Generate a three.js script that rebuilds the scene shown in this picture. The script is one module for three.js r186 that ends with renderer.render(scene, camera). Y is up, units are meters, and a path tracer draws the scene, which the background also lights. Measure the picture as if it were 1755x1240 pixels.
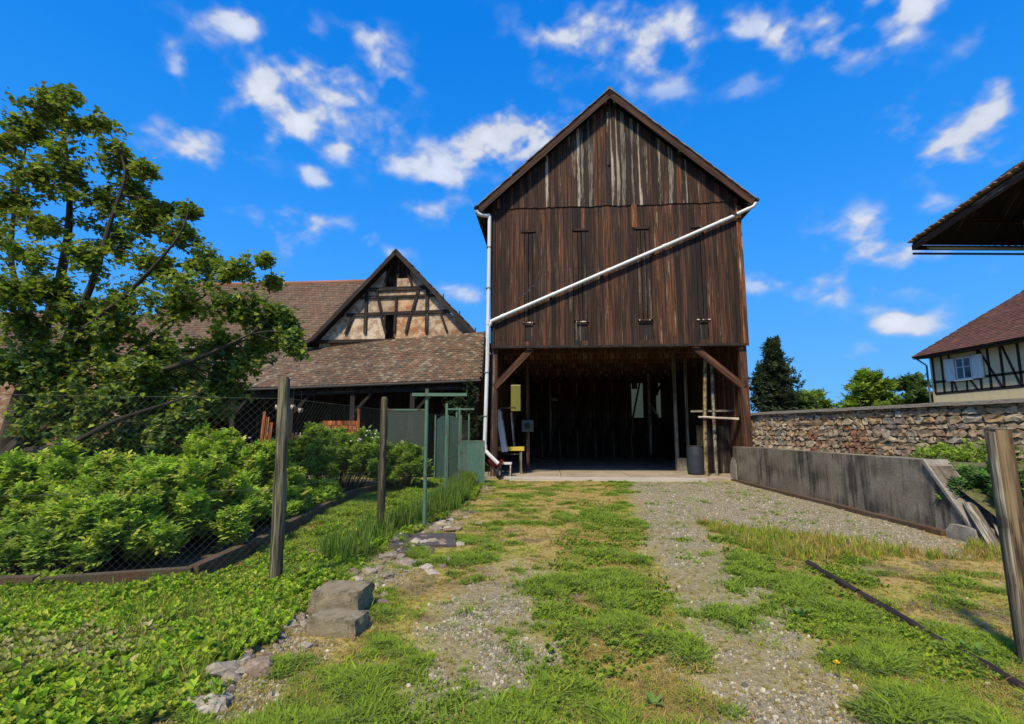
import * as THREE from 'three';
import { mergeGeometries } from 'three/addons/utils/BufferGeometryUtils.js';

// ---------------------------------------------------------------- camera, sky, sun, exposure
const scene = new THREE.Scene();
const camera = new THREE.PerspectiveCamera(2 * Math.atan(620 / 880) * 180 / Math.PI, 1024 / 724, 0.05, 3000);
camera.position.set(0, 1.5, 0);
camera.rotation.x = Math.atan(120 / 880);
const renderer = new THREE.WebGLRenderer();
renderer.toneMapping = THREE.LinearToneMapping;
renderer.toneMappingExposure = 1.0;
renderer.shadowMap.enabled = true;
const SUN_DIR = new THREE.Vector3(-0.34, 1.0, 0.72).normalize();
const sun = new THREE.DirectionalLight(new THREE.Color(1, 0.86, 0.62), 4.9);
sun.position.copy(SUN_DIR).multiplyScalar(80).add(new THREE.Vector3(0, 0, -14));
sun.target.position.set(0, 0, -14);
sun.castShadow = true; sun.shadow.mapSize.set(4096, 4096); sun.shadow.radius = 10;
Object.assign(sun.shadow.camera, { left: -40, right: 40, top: 40, bottom: -40, near: 1, far: 200 });
scene.add(sun, sun.target);

// ---------------------------------------------------------------- helpers
function rng(seed) { let a = seed >>> 0; return () => { a = (a + 0x6D2B79F5) | 0; let t = Math.imul(a ^ (a >>> 15), 1 | a); t = (t + Math.imul(t ^ (t >>> 7), 61 | t)) ^ t; return ((t ^ (t >>> 14)) >>> 0) / 4294967296; }; }
const R0 = rng(7);
const V = (x, y, z) => new THREE.Vector3(x, y, z);
const lerp = (a, b, t) => a + (b - a) * t, clamp = (x, a = 0, b = 1) => Math.min(b, Math.max(a, x));
const sst = (a, b, x) => { const t = clamp((x - a) / (b - a)); return t * t * (3 - 2 * t); };
function hash(x, y, z) { let h = Math.imul(x, 374761393) ^ Math.imul(y, 668265263) ^ Math.imul(z, 1274126177); h = Math.imul(h ^ (h >>> 13), 1274126177); return ((h ^ (h >>> 16)) >>> 0) / 4294967296; }
function vn(x, y, P = 4096, Q = 4096, s = 0) {             // value noise, periodic
  const xi = Math.floor(x), yi = Math.floor(y); let fx = x - xi, fy = y - yi;
  fx = fx * fx * (3 - 2 * fx); fy = fy * fy * (3 - 2 * fy);
  const x0 = ((xi % P) + P) % P, x1 = (x0 + 1) % P, y0 = ((yi % Q) + Q) % Q, y1 = (y0 + 1) % Q;
  return lerp(lerp(hash(x0, y0, s), hash(x1, y0, s), fx), lerp(hash(x0, y1, s), hash(x1, y1, s), fx), fy);
}
function fbm(x, y, P, Q, s, oct = 4) { let a = 0.5, t = 0, n = 0; for (let i = 0; i < oct; i++) { t += a * vn(x, y, P, Q, s + i * 17); n += a; a *= 0.5; x *= 2; y *= 2; P *= 2; Q *= 2; } return t / n; }
function vn3(x, y, z, s) {
  const xi = Math.floor(x), yi = Math.floor(y), zi = Math.floor(z); let fx = x - xi, fy = y - yi, fz = z - zi;
  fx = fx * fx * (3 - 2 * fx); fy = fy * fy * (3 - 2 * fy); fz = fz * fz * (3 - 2 * fz);
  const h = (a, b, c) => hash(xi + a, yi + b, (zi + c) * 31 + s);
  return lerp(lerp(lerp(h(0, 0, 0), h(1, 0, 0), fx), lerp(h(0, 1, 0), h(1, 1, 0), fx), fy), lerp(lerp(h(0, 0, 1), h(1, 0, 1), fx), lerp(h(0, 1, 1), h(1, 1, 1), fx), fy), fz);
}
function fbm3(x, y, z, s, oct) { let a = 0.5, t = 0, n = 0; for (let i = 0; i < oct; i++) { t += a * vn3(x, y, z, s + i * 13); n += a; a *= 0.5; x *= 2.03; y *= 2.03; z *= 2.03; } return t / n; }
const taken = new Map();
function numbered(name) { const n = taken.get(name) ?? 0; taken.set(name, n + 1); return n ? `${name}_${String(n).padStart(3, '0')}` : name; }
function tag(o, label, category, group) { o.userData = { label, category }; if (group) o.userData.group = group; return o; }
function thing(name, label, category, pos = [0, 0, 0], turn = 0, group) {
  const o = new THREE.Group(); o.name = numbered(name); o.position.set(...pos); o.rotation.y = turn;
  tag(o, label, category, group); scene.add(o); return o;
}
function part(name, geo, mat, parent, label) {
  const g = Array.isArray(geo) ? mergeGeometries(geo.map((q) => { q = q.index ? q.toNonIndexed() : q; for (const k of Object.keys(q.attributes)) if (!['position', 'normal', 'uv'].includes(k)) q.deleteAttribute(k); return q; })) : geo;
  const m = new THREE.Mesh(g, mat); m.name = numbered(name); if (label) m.userData.label = label; parent.add(m); return m;
}
function structure(name, geo, mat) { const m = part(name, geo, mat, scene); m.userData.kind = 'structure'; return m; }
function uvMetres(g, su = 1, sv = 4, ou = 0, ov = 0) {        // box-projected uv in metres, along y
  g = g.index ? g.toNonIndexed() : g; g.computeVertexNormals();
  const p = g.attributes.position, n = g.attributes.normal, uv = new Float32Array(p.count * 2);
  for (let i = 0; i < p.count; i++) {
    const ax = Math.abs(n.getX(i)), ay = Math.abs(n.getY(i)), az = Math.abs(n.getZ(i));
    let u, v; if (ay > ax && ay > az) { u = p.getX(i); v = p.getZ(i); } else if (ax > az) { u = p.getZ(i); v = p.getY(i); } else { u = p.getX(i); v = p.getY(i); }
    uv[2 * i] = u / su + ou; uv[2 * i + 1] = v / sv + ov;
  }
  g.setAttribute('uv', new THREE.BufferAttribute(uv, 2)); return g;
}
function box(w, h, d, x = 0, y = 0, z = 0, su = 1, sv = 4) { const g = uvMetres(new THREE.BoxGeometry(w, h, d), su, sv, R0(), R0()); g.translate(x, y, z); return g; }
function bar(a, b, w, t, hint = V(0, 0, 1), su = 1, sv = 4) {  // rectangular beam from a to b
  const d = b.clone().sub(a), len = d.length(); d.normalize();
  let z = hint.clone().addScaledVector(d, -hint.dot(d)); if (z.lengthSq() < 1e-6) z = V(1, 0, 0).addScaledVector(d, -d.x); z.normalize();
  const x = d.clone().cross(z);
  const g = uvMetres(new THREE.BoxGeometry(w, len, t), su, sv, R0(), R0());
  g.applyMatrix4(new THREE.Matrix4().makeBasis(x, d, z).setPosition(a.clone().add(b).multiplyScalar(0.5))); return g;
}
function plate(pts, t, su = 1, sv = 4) {                       // flat polygon in xy, thickness t, front face at z = 0
  const g = new THREE.ExtrudeGeometry(new THREE.Shape(pts.map((p) => new THREE.Vector2(...p))), { depth: t, bevelEnabled: false });
  g.translate(0, 0, -t); return uvMetres(g, su, sv, R0(), R0());
}
function tube(pts, r, seg = 8, k = 4, tension = 0.1) { const c = new THREE.CatmullRomCurve3(pts, false, 'catmullrom', tension); return new THREE.TubeGeometry(c, (pts.length - 1) * k, r, seg); }
function limb(pts, rs, seg = 7) {                              // tapered, slightly knotty limb through points
  const c = new THREE.CatmullRomCurve3(pts), N = (pts.length - 1) * 5, g = new THREE.TubeGeometry(c, N, 1, seg), p = g.attributes.position;
  for (let i = 0; i <= N; i++) {
    const t = i / N, o = c.getPointAt(t), f = t * (rs.length - 1), k = Math.min(rs.length - 2, Math.floor(f)), r = lerp(rs[k], rs[k + 1], f - k);
    for (let j = 0; j <= seg; j++) { const q = i * (seg + 1) + j, rr = r * (0.88 + 0.24 * hash(i, j % seg, 5)); p.setXYZ(q, o.x + (p.getX(q) - o.x) * rr, o.y + (p.getY(q) - o.y) * rr, o.z + (p.getZ(q) - o.z) * rr); }
  }
  const uvA = g.attributes.uv, len = c.getLength(); for (let i = 0; i <= N; i++) for (let j = 0; j <= seg; j++) uvA.setXY(i * (seg + 1) + j, j / seg * Math.max(0.08, 6.3 * rs[0]) + rs[0] * 37, i / N * len / 4 + rs[0] * 11);
  g.computeVertexNormals(); return g;
}

// textures (linear colours in, sRGB bytes out)
const LUT = new Uint8Array(4097); for (let i = 0; i <= 4096; i++) { const c = i / 4096; LUT[i] = Math.round(255 * (c <= 0.0031308 ? 12.92 * c : 1.055 * Math.pow(c, 1 / 2.4) - 0.055)); }
function tex(w, h, fn, srgb = true) {
  const d = new Uint8Array(w * h * 4);
  for (let j = 0; j < h; j++) for (let i = 0; i < w; i++) {
    const c = fn(i / w, j / h, i, j), k = (j * w + i) * 4;
    if (srgb) { d[k] = LUT[Math.round(clamp(c[0]) * 4096)]; d[k + 1] = LUT[Math.round(clamp(c[1]) * 4096)]; d[k + 2] = LUT[Math.round(clamp(c[2]) * 4096)]; } else d[k] = d[k + 1] = d[k + 2] = Math.round(255 * clamp(c));
    d[k + 3] = 255;
  }
  const t = new THREE.DataTexture(d, w, h); t.wrapS = t.wrapT = THREE.RepeatWrapping; t.magFilter = t.minFilter = THREE.LinearFilter; if (srgb) t.colorSpace = THREE.SRGBColorSpace; t.needsUpdate = true; return t;
}
const mixc = (a, b, t) => [lerp(a[0], b[0], t), lerp(a[1], b[1], t), lerp(a[2], b[2], t)];
function std(o) { const m = new THREE.MeshStandardMaterial({ roughness: 0.9, metalness: 0, ...o }); return m; }
const col = (r, g, b) => new THREE.Color().setRGB(r, g, b);

// ---------------------------------------------------------------- the sky: deep blue with small fair-weather clouds
function makeSky() {
  const W = 4096, H = 2048, env = new Float32Array(W * H), amp = new Float32Array(W * H);
  const list = [[-31.6,36.6,2.1,0.8,0.8,20],[-35.4,31.4,1.1,1.8,0.5,20],[-33.7,26.3,2.3,1.3,1,0],[-37.0,27.1,0.8,0.8,0.6,0],[-26.1,32.0,2.7,2.2,1,40],[-22.4,35.0,3.0,1.9,1,0],[-15.9,37.5,2.5,1.2,0.85,-35],[-21.8,30.6,3.9,1.5,1,-10],[-19.6,28.8,1.4,1.0,0.5,0],[-9.1,28.3,3.9,1.4,0.8,-5],[-14.8,30.3,3.4,2.1,0.35,0],[-22.3,25.7,1.2,0.7,0.7,-30],[-24.2,20.9,2.6,1.7,0.9,0],[-20.4,21.7,2.8,0.5,0.45,0],[-7.9,24.3,2.8,0.8,0.6,5],[-15.1,20.0,2.1,0.8,0.8,-15],[-0.5,31.7,4.2,2.3,1.2,10],[11.6,40.1,5.3,1.7,1,-5],[17.6,38.4,2.8,2.5,0.9,-30],[35.3,35.3,4.3,2.0,1.2,-10],[40.8,34.5,1.4,1.0,0.7,0],[27.2,37.8,1.4,0.9,0.7,-40],[45.0,30.4,0.9,0.9,0.7,0],[43.0,24.5,2.6,2.1,1.3,-25],[45.4,25.6,1.3,1.5,1.2,0],[36.8,16.5,3.1,1.9,1,-30],[32.9,14.0,3.2,1.1,1,-10],[40.5,15.4,2.3,0.7,0.5,0],[26.3,14.7,1.8,0.7,0.5,0],[37.3,9.7,1.9,1.0,0.9,-10],[34.3,7.6,1.6,0.6,0.7,0],[-5.2,15.3,2.6,0.8,0.6,0],[18.0,34.3,1.6,0.7,0.4,0],[25.9,33.0,1.9,0.7,0.25,0],[41.6,19.1,1.4,0.6,0.5,0],[38.3,12.0,1.2,0.6,0.35,0]];
  const r = rng(99);                                          // the rest of the sky goes on with clouds of the same kind
  for (let i = 0; i < 150; i++) {
    const az = r() * 360 - 180, el = Math.asin(0.1 + 0.88 * r()) * 57.3, s = 0.8 + 2.2 * r() * r();
    if (Math.abs(az) < 52 && el < 47) continue;
    for (let k = 0; k < 3; k++) list.push([az + (r() - 0.5) * 7, el + (r() - 0.5) * 4, s * (1 + r()), s * (0.5 + 0.5 * r()), 0.6 + 0.6 * r(), r() * 50 - 35]);
  }
  for (const [az, el, ra0, re0, a, tilt] of list) {
    const ra = ra0 * 1.25 + 0.3, re = re0 * 1.3 + 0.25;
    const ce = Math.max(0.15, Math.cos(el / 57.2958)), t = -tilt / 57.2958, ct = Math.cos(t), st = Math.sin(t), ext = Math.max(ra, re) * 2.4;
    const ic = (az - 90) / 360 * W + W / 2, jc = (el / 180 + 0.5) * H, di = Math.ceil(ext / ce / 360 * W), dj = Math.ceil(ext / 180 * H);
    for (let j = Math.max(0, Math.floor(jc - dj)); j <= Math.min(H - 1, jc + dj); j++) for (let i = Math.floor(ic - di); i <= ic + di; i++) {
      const x = (i - ic) / W * 360 * ce, y = (j - jc) / H * 180, u = (x * ct - y * st) / ra, v = (x * st + y * ct) / re, e = Math.exp(-0.8 * (u * u + v * v));
      const k = j * W + ((i % W) + W) % W; if (e > env[k]) env[k] = e; amp[k] = Math.max(amp[k], a * Math.min(1, e * 1.6));
    }
  }
  const data = new Float32Array(W * H * 4);
  for (let j = 0; j < H; j++) {
    const th = ((j + 0.5) / H - 0.5) * Math.PI, y = Math.sin(th), c = Math.cos(th), up = clamp(y);
    const e = Math.pow(1 - up, 2.0);
    for (let i = 0; i < W; i++) {
      const ph = ((i + 0.5) / W - 0.5) * 2 * Math.PI, x = c * Math.cos(ph), z = c * Math.sin(ph), k = j * W + i;
      let s;
      if (y < -0.02) s = [0.10, 0.11, 0.08];
      else {
        s = [0.003 + 0.2 * e * e, 0.168 + 0.38 * e, Math.min(1.02, 0.74 + 0.6 * e)];
        const g = Math.max(0, x * SUN_DIR.x + y * SUN_DIR.y + z * SUN_DIR.z), gl = 0.16 * Math.pow(g, 4) + 0.35 * Math.pow(g, 30);   // the paler sky round the sun
        s = [s[0] + gl, s[1] + gl, s[2] + gl * 0.8];
        if (env[k] > 0.02) {
          const wx = (vn3(x * 30, y * 36, z * 30, 77) - 0.5) * 0.012, wy = (vn3(x * 30 + 9, y * 36, z * 30, 78) - 0.5) * 0.01;
          const n = fbm3((x + wx) * 20, (y + wy) * 30, (z - wx) * 20, 3, 8), n2 = fbm3(x * 11 + 5, y * 14, z * 11, 41, 3);
          const d = env[k] * 1.12 + (n - 0.5) * 3.1 + (n2 - 0.5) * 0.9;
          const a = clamp(Math.min(1, 0.8 * sst(0.3, 1.6, d) + 0.3 * sst(0.75, 1.4, d)) * amp[k] * 1.15);
          const lit = 0.60 + 0.26 * sst(0.5, 2.0, d);
          s = mixc(s, [lit * 0.93, lit * 0.99, Math.min(1.05, lit * 1.14)], a * 0.95);
        }
      }
      data[k * 4] = s[0]; data[k * 4 + 1] = s[1]; data[k * 4 + 2] = s[2]; data[k * 4 + 3] = 1;
    }
  }
  const t = new THREE.DataTexture(data, W, H, THREE.RGBAFormat, THREE.FloatType); t.mapping = THREE.EquirectangularReflectionMapping; t.magFilter = t.minFilter = THREE.LinearFilter; t.needsUpdate = true; return t;
}
scene.background = makeSky(); scene.environment = scene.background;

// ---------------------------------------------------------------- materials
function woodTex(seed, base, dark, grey, amt) {
  return tex(256, 1024, (u, v) => {
    const g1 = fbm(u * 48, v * 6, 48, 6, seed, 3), g2 = fbm(u * 110, v * 22, 110, 22, seed + 50, 2), m = fbm(u * 6, v * 5, 6, 5, seed + 90, 3), st = fbm(u * 18, v * 2, 18, 2, seed + 130, 3);
    let c = mixc(dark, base, clamp(0.02 + 2.1 * (g1 - 0.28) * (0.35 + 1.2 * m)));
    const w = clamp((st + 0.35 * (g2 - 0.5) + 0.35 * (m - 0.5) - (1 - amt)) * 6);
    c = mixc(c, grey.map((q) => q * (0.6 + 0.8 * g2)), w);
    const crack = g2 < 0.24 ? 0.45 : 1;
    return c.map((q) => q * crack * (0.8 + 0.4 * g2));
  });
}
const woodBump = tex(256, 1024, (u, v) => 0.6 * fbm(u * 48, v * 6, 48, 6, 1, 3) + 0.4 * fbm(u * 110, v * 22, 110, 22, 51, 2), false);
const T_red = woodTex(1, [0.155, 0.055, 0.020], [0.016, 0.007, 0.0045], [0.20, 0.155, 0.10], 0.27);
const T_brown = woodTex(2, [0.085, 0.034, 0.015], [0.008, 0.0045, 0.0035], [0.18, 0.14, 0.095], 0.30);
const T_grey = woodTex(3, [0.075, 0.038, 0.02], [0.014, 0.008, 0.005], [0.36, 0.31, 0.24], 0.47);
const T_dark = woodTex(4, [0.035, 0.022, 0.017], [0.008, 0.006, 0.005], [0.14, 0.12, 0.10], 0.30);
const T_post = woodTex(5, [0.17, 0.14, 0.09], [0.05, 0.042, 0.03], [0.26, 0.24, 0.18], 0.5);
const wood = (t, r = 1, g = r, b = r) => std({ map: t, bumpMap: woodBump, bumpScale: 0.004, color: col(r, g, b), roughness: 0.86 });
const boardsRed = [0.35, 0.6, 0.85, 1.2].map((k) => wood(T_red, k)), boardsBrown = [0.3, 0.55, 0.8, 1.2].map((k) => wood(T_brown, k)), boardsGrey = [0.45, 0.65, 0.85, 1.05].map((k) => wood(T_grey, k)), boardsDark = [0.6, 0.9, 1.2].map((k) => wood(T_dark, k));
const M = {
  beam: wood(T_brown, 0.8), dark: wood(T_dark, 0.8), inner: wood(T_brown, 1.5, 1.4, 1.2), post: wood(T_post), fencePost: wood(T_post, 0.62, 0.60, 0.46), pale: wood(T_grey, 1.9), red: wood(T_red, 1.0), orange: wood(T_red, 3.0, 2.4, 1.7), fresh: wood(T_post, 1.7, 1.4, 0.8),
  timber: wood(T_dark, 0.9), bark: wood(T_post, 0.20, 0.18, 0.14), log: wood(T_dark, 1.6, 1.4, 1.5),
  white: std({ color: col(0.66, 0.66, 0.64), roughness: 0.45 }), pipe: std({ map: tex(128, 256, (u, v) => { const d = fbm(u * 10, v * 16, 10, 16, 4, 4), s = fbm(u * 30, v * 4, 30, 4, 9, 2); return mixc([0.74, 0.75, 0.74], [0.42, 0.43, 0.38], clamp((d - 0.52) * 3) * 0.7 + clamp((s - 0.6) * 3) * 0.25); }), roughness: 0.4 }),
  zinc: std({ color: col(0.16, 0.16, 0.16), roughness: 0.5, metalness: 0.5 }),
  greenMetal: std({ map: tex(64, 256, (u, v) => mixc([0.085, 0.17, 0.11], [0.10, 0.06, 0.03], clamp((fbm(u * 6, v * 24, 6, 24, 8, 4) - 0.55) * 5))), roughness: 0.6 }),
  wire: std({ color: col(0.07, 0.08, 0.06), roughness: 0.7, metalness: 0.2 }), iron: std({ color: col(0.05, 0.04, 0.035), roughness: 0.7, metalness: 0.4 }),
  rubber: std({ color: col(0.012, 0.012, 0.013), roughness: 0.8 }), redPaint: std({ color: col(0.35, 0.02, 0.03), roughness: 0.45 }), yellow: std({ color: col(0.55, 0.40, 0.05), roughness: 0.6 }),
  pane: std({ color: col(0.02, 0.025, 0.03), roughness: 0.08 }),
};
function concreteTex(seed, a, b, stain, amt) {
  return tex(512, 512, (u, v) => {
    const n = fbm(u * 6, v * 6, 6, 6, seed, 5), f = fbm(u * 90, v * 90, 90, 90, seed + 9, 2), s = fbm(u * 34, v * 3, 34, 3, seed + 20, 4), bl = fbm(u * 3, v * 4, 3, 4, seed + 30, 4);
    let c = mixc(a, b, clamp((n - 0.3) * 2)); c = mixc(c, stain, clamp((s * 0.6 + bl * 0.7 - (1.15 - amt)) * 4)); return c.map((q) => q * (0.75 + 0.5 * f));
  });
}
const grain = tex(256, 256, (u, v) => 0.5 * fbm(u * 14, v * 14, 14, 14, 3, 4) + 0.5 * fbm(u * 90, v * 90, 90, 90, 33, 2), false);
M.concrete = std({ map: concreteTex(5, [0.26, 0.22, 0.165], [0.165, 0.135, 0.095], [0.055, 0.047, 0.035], 0.55), bumpMap: grain, bumpScale: 0.006 });
M.slab = std({ map: concreteTex(6, [0.38, 0.32, 0.25], [0.27, 0.22, 0.165], [0.12, 0.10, 0.08], 0.32), bumpMap: grain, bumpScale: 0.004 });
M.kerb = std({ map: concreteTex(7, [0.10, 0.075, 0.045], [0.075, 0.055, 0.025], [0.10, 0.045, 0.02], 0.55), bumpMap: grain, bumpScale: 0.008 });
M.step = std({ map: concreteTex(8, [0.27, 0.225, 0.14], [0.16, 0.135, 0.075], [0.06, 0.055, 0.025], 0.5), bumpMap: grain, bumpScale: 0.008 });
M.flag = std({ map: concreteTex(9, [0.085, 0.075, 0.075], [0.055, 0.045, 0.045], [0.11, 0.085, 0.03], 0.42), bumpMap: grain, bumpScale: 0.01, roughness: 0.75 });
const stoneTex = concreteTex(10, [0.55, 0.55, 0.55], [0.30, 0.30, 0.30], [0.16, 0.15, 0.13], 0.36);
const stoneMat = (r, g, b) => std({ map: stoneTex, bumpMap: grain, bumpScale: 0.012, color: col(r, g, b) });
const wallStones = [[0.80, 0.58, 0.36], [0.68, 0.50, 0.33], [0.92, 0.74, 0.50], [0.74, 0.56, 0.36], [0.78, 0.68, 0.52], [0.66, 0.45, 0.29], [0.92, 0.63, 0.34], [0.44, 0.36, 0.29]].map((c) => stoneMat(...c));
const brickMats = [[0.62, 0.33, 0.19], [0.55, 0.27, 0.16], [0.72, 0.42, 0.25]].map((c) => stoneMat(...c));
const rockMats = [[1.0, 0.86, 0.64], [0.75, 0.63, 0.46], [1.25, 1.10, 0.86], [0.66, 0.48, 0.33], [0.9, 0.68, 0.50]].map((c) => stoneMat(...c));
M.mortar = stoneMat(0.38, 0.29, 0.20); M.coping = std({ map: concreteTex(11, [0.30, 0.27, 0.23], [0.20, 0.18, 0.15], [0.09, 0.085, 0.06], 0.45), bumpMap: grain, bumpScale: 0.01 });
M.rubble = std({ bumpMap: grain, bumpScale: 0.03, color: col(0.72, 0.66, 0.58), map: tex(512, 512, (u, v) => { const n = fbm(u * 9, v * 14, 9, 14, 71, 3), h = vn(u * 16, v * 26, 16, 26, 72), f = fbm(u * 60, v * 60, 60, 60, 73, 2); return mixc(mixc([0.42, 0.26, 0.15], [0.30, 0.14, 0.09], clamp((h - 0.45) * 4)), [0.55, 0.46, 0.35], clamp((n - 0.5) * 4)).map((q) => q * (0.6 + 0.8 * f)); }) });
const infillTex = tex(512, 512, (u, v) => { const n = fbm(u * 8, v * 8, 8, 8, 81, 4), b = fbm(u * 5, v * 5, 5, 5, 82, 3), f = fbm(u * 70, v * 70, 70, 70, 83, 2); const bk = Math.abs((v * 14) % 1 - 0.5) > 0.40 || Math.abs((u * 7 + (Math.floor(v * 14) % 2) * 0.5) % 1 - 0.5) > 0.45 ? 0.8 : 1; return mixc(mixc([0.66, 0.55, 0.41].map((q) => q * lerp(1, bk, clamp((b - 0.4) * 4))), [0.44, 0.33, 0.235].map((q) => q * bk), clamp((n - 0.42) * 4)), [0.40, 0.20, 0.11].map((q) => q * bk), clamp((b - 0.58) * 6) * 0.8).map((q) => q * (0.6 + 0.8 * f)); });
const infill = [[0.80, 0.78, 0.74], [0.95, 0.9, 0.85], [0.70, 0.62, 0.56], [0.92, 0.72, 0.55]].map((c) => std({ map: infillTex, color: col(...c), bumpMap: grain, bumpScale: 0.02 }));

// ---------------------------------------------------------------- ground
const poly = [[3.66, -14.82], [5.6, -15.9], [6.9, -15.9], [6.24, -7.47], [5.3, -6.5], [4.68, -7.3], [3.42, -8.35], [2.64, -9.48], [2.95, -12.0]];
function polyDist(x, z) {                                     // > 0 inside
  let inside = false, d = 1e9;
  for (let i = 0, j = poly.length - 1; i < poly.length; j = i++) {
    const [ax, az] = poly[i], [bx, bz] = poly[j];
    if ((az > z) !== (bz > z) && x < (bx - ax) * (z - az) / (bz - az) + ax) inside = !inside;
    const t = clamp(((x - ax) * (bx - ax) + (z - az) * (bz - az)) / ((bx - ax) ** 2 + (bz - az) ** 2)); d = Math.min(d, Math.hypot(x - ax - t * (bx - ax), z - az - t * (bz - az)));
  }
  return inside ? d : -d;
}
const fenceX = (z) => z > -5.04 ? -2.19 + (z + 5.04) * 0.0 : z > -7.67 ? lerp(-2.19, -1.9, (z + 5.04) / -2.63) : z > -10.5 ? lerp(-1.9, -1.34, (z + 7.67) / -2.83) : -1.34;
function gravelAt(x, z) {                                     // 0..1: bare gravel of the yard and the two wheel tracks
  const n = fbm(x * 1.7 + 40, z * 1.7 + 60, 4096, 4096, 11, 3) - 0.5, n2 = fbm(x * 5 + 40, z * 5 + 90, 4096, 4096, 12, 2) - 0.5;
  const yard = sst(-0.35, 0.25, polyDist(x, z) + n * 1.0 + n2 * 0.35);
  const xl = 0.12 - 0.150 * (z + 6.3), xr = 2.30 - 0.19 * (z + 7.3);
  const tl = sst(0.58, 0.2, Math.abs(x - xl) + n * 0.55 + n2 * 0.4) * sst(-7.0, -4.2, z) * 0.95, tr = sst(0.66, 0.26, Math.abs(x - xr) + n * 0.3 + n2 * 0.3) * 0.85;
  return Math.max(yard, tl, tr);
}
function rubbleAt(x, z) {                                     // stony strip along the fence and round the steps
  const n = fbm(x * 2 + 10, z * 2 + 30, 4096, 4096, 21, 3) - 0.5;
  const c = z > -5.4 ? -1.45 - 0.15 * (z + 5) : lerp(-1.45, -0.95, clamp((z + 5.4) / -9));
  const a = sst(0.45, 0.1, Math.abs(x - c) + n * 0.9) * (z < -5.4 ? 0.75 : 1);
  const b = z < -4.3 ? sst(0.4, 0.1, Math.abs(x - (fenceX(z) - 0.55)) + n * 0.8) * 0.8 : 0;
  return Math.max(a * sst(-2.2, -3.2, z), b);
}
const strips = (x, z) => { const xl = 0.12 - 0.150 * (z + 6.3), xr = 2.30 - 0.19 * (z + 7.3), n = 0.5 * (fbm(x * 1.4 + 3, z * 1.4, 4096, 4096, 91, 3) - 0.5);   // where the grass grows thick: between and beside the tracks
  const mid = sst(0.75, 0.3, Math.abs(x - (xl + xr) / 2) + n) * sst(-12, -8, z), right = sst(0.75, 0.3, Math.abs(x - (xr + 0.95)) + n) * sst(-8.6, -7.6, z), bare = sst(0.0, 0.5, x - (2.75 + 0.1 * (z + 4)) + n) * sst(-7.4, -6.6, z) + sst(0.9, 0.2, Math.hypot((x + 0.55) * 1.0, (z + 5.3) * 0.7) + n * 1.5) + 0.7 * sst(1.1, 0.3, Math.hypot(x - 2.2, (z + 8.6) * 0.8) + n);
  return [Math.max(mid, right), clamp(bare)]; };
const leftGreen = (x, z) => sst(0.15, -0.25, x - (-1.8 - 0.05 * (z + 4.2)) + 0.8 * (fbm(x * 2, z * 2, 4096, 4096, 33, 3) - 0.5)) * sst(-5.3, -4.6, z);   // leafy weeds before the fence
const hgt = (x, z) => (0.05 * (fbm(x * 0.9 + 7, z * 0.9 + 3, 4096, 4096, 51, 3) - 0.5) + 0.018 * (fbm(x * 5, z * 5, 4096, 4096, 52, 2) - 0.5)) * sst(-16.6, -15.4, z) + 0.03;
structure('ground', uvMetres(new THREE.PlaneGeometry(1600, 1600, 8, 8).rotateX(-Math.PI / 2), 4, 4), std({ roughness: 1, map: tex(512, 512, (u, v) => { const n = fbm(u * 6, v * 6, 6, 6, 61, 5), f = fbm(u * 80, v * 80, 80, 80, 62, 2); return mixc([0.10, 0.105, 0.035], [0.13, 0.105, 0.06], clamp((n - 0.4) * 3)).map((q) => q * (0.55 + 0.9 * f)); }) }));
{
  const X0 = -8.2, X1 = 8.2, Z0 = -17.2, Z1 = 1.2, g = new THREE.PlaneGeometry(X1 - X0, Z1 - Z0, 240, 270).rotateX(-Math.PI / 2);
  g.translate((X0 + X1) / 2, 0, (Z0 + Z1) / 2); const p = g.attributes.position, uv = g.attributes.uv;
  for (let i = 0; i < p.count; i++) { const x = p.getX(i), z = p.getZ(i); p.setY(i, hgt(x, z)); uv.setXY(i, (x - X0) / (X1 - X0), (z - Z0) / (Z1 - Z0)); }
  g.computeVertexNormals();
  const map = tex(2048, 2048, (u, v) => {
    const x = X0 + u * (X1 - X0), z = Z0 + v * (Z1 - Z0), gr = Math.max(gravelAt(x, z), 0.8 * rubbleAt(x, z));
    const f = vn(x * 90, z * 90, 4096, 4096, 1), f2 = vn(x * 45, z * 45, 4096, 4096, 2), n = fbm(x * 1.3 + 9, z * 1.3, 4096, 4096, 3, 4), m = fbm(x * 3 + 9, z * 3, 4096, 4096, 4, 4);
    const stone = mixc([0.13, 0.116, 0.08], [0.33, 0.30, 0.215], clamp(f * 0.8 + f2 * 0.5 - 0.15));
    const soil = mixc([0.105, 0.075, 0.042], [0.19, 0.15, 0.075], f2), moss = mixc([0.20, 0.20, 0.018], [0.36, 0.33, 0.055], clamp(m * 1.3 + 0.5 * (f2 - 0.5))), straw = mixc([0.44, 0.34, 0.11], [0.30, 0.20, 0.06], f);
    const [lu, ba] = strips(x, z); let c = mixc(moss, straw, clamp((n - 0.46 + 0.12 * ba) * 5)); c = mixc(c, soil, clamp((m - 0.58 + 0.14 * ba) * 5)); const dirt = mixc([0.20, 0.18, 0.07], [0.29, 0.235, 0.115], f2); c = mixc(c, mixc(stone, dirt, (polyDist(x, z) > 0 ? 0.25 : 0.75) * clamp((m - 0.36) * 5)), clamp(gr + (f2 - 0.5) * 0.7 * (gr > 0.05 ? 1 : 0)));
    return c.map((q) => q * (0.7 + 0.6 * f));
  });
  const grainGround = grain.clone(); grainGround.repeat.set(24, 27); grainGround.needsUpdate = true;
  structure('driveway', g, std({ map, bumpMap: grainGround, bumpScale: 0.012, roughness: 1 }));
}

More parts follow.
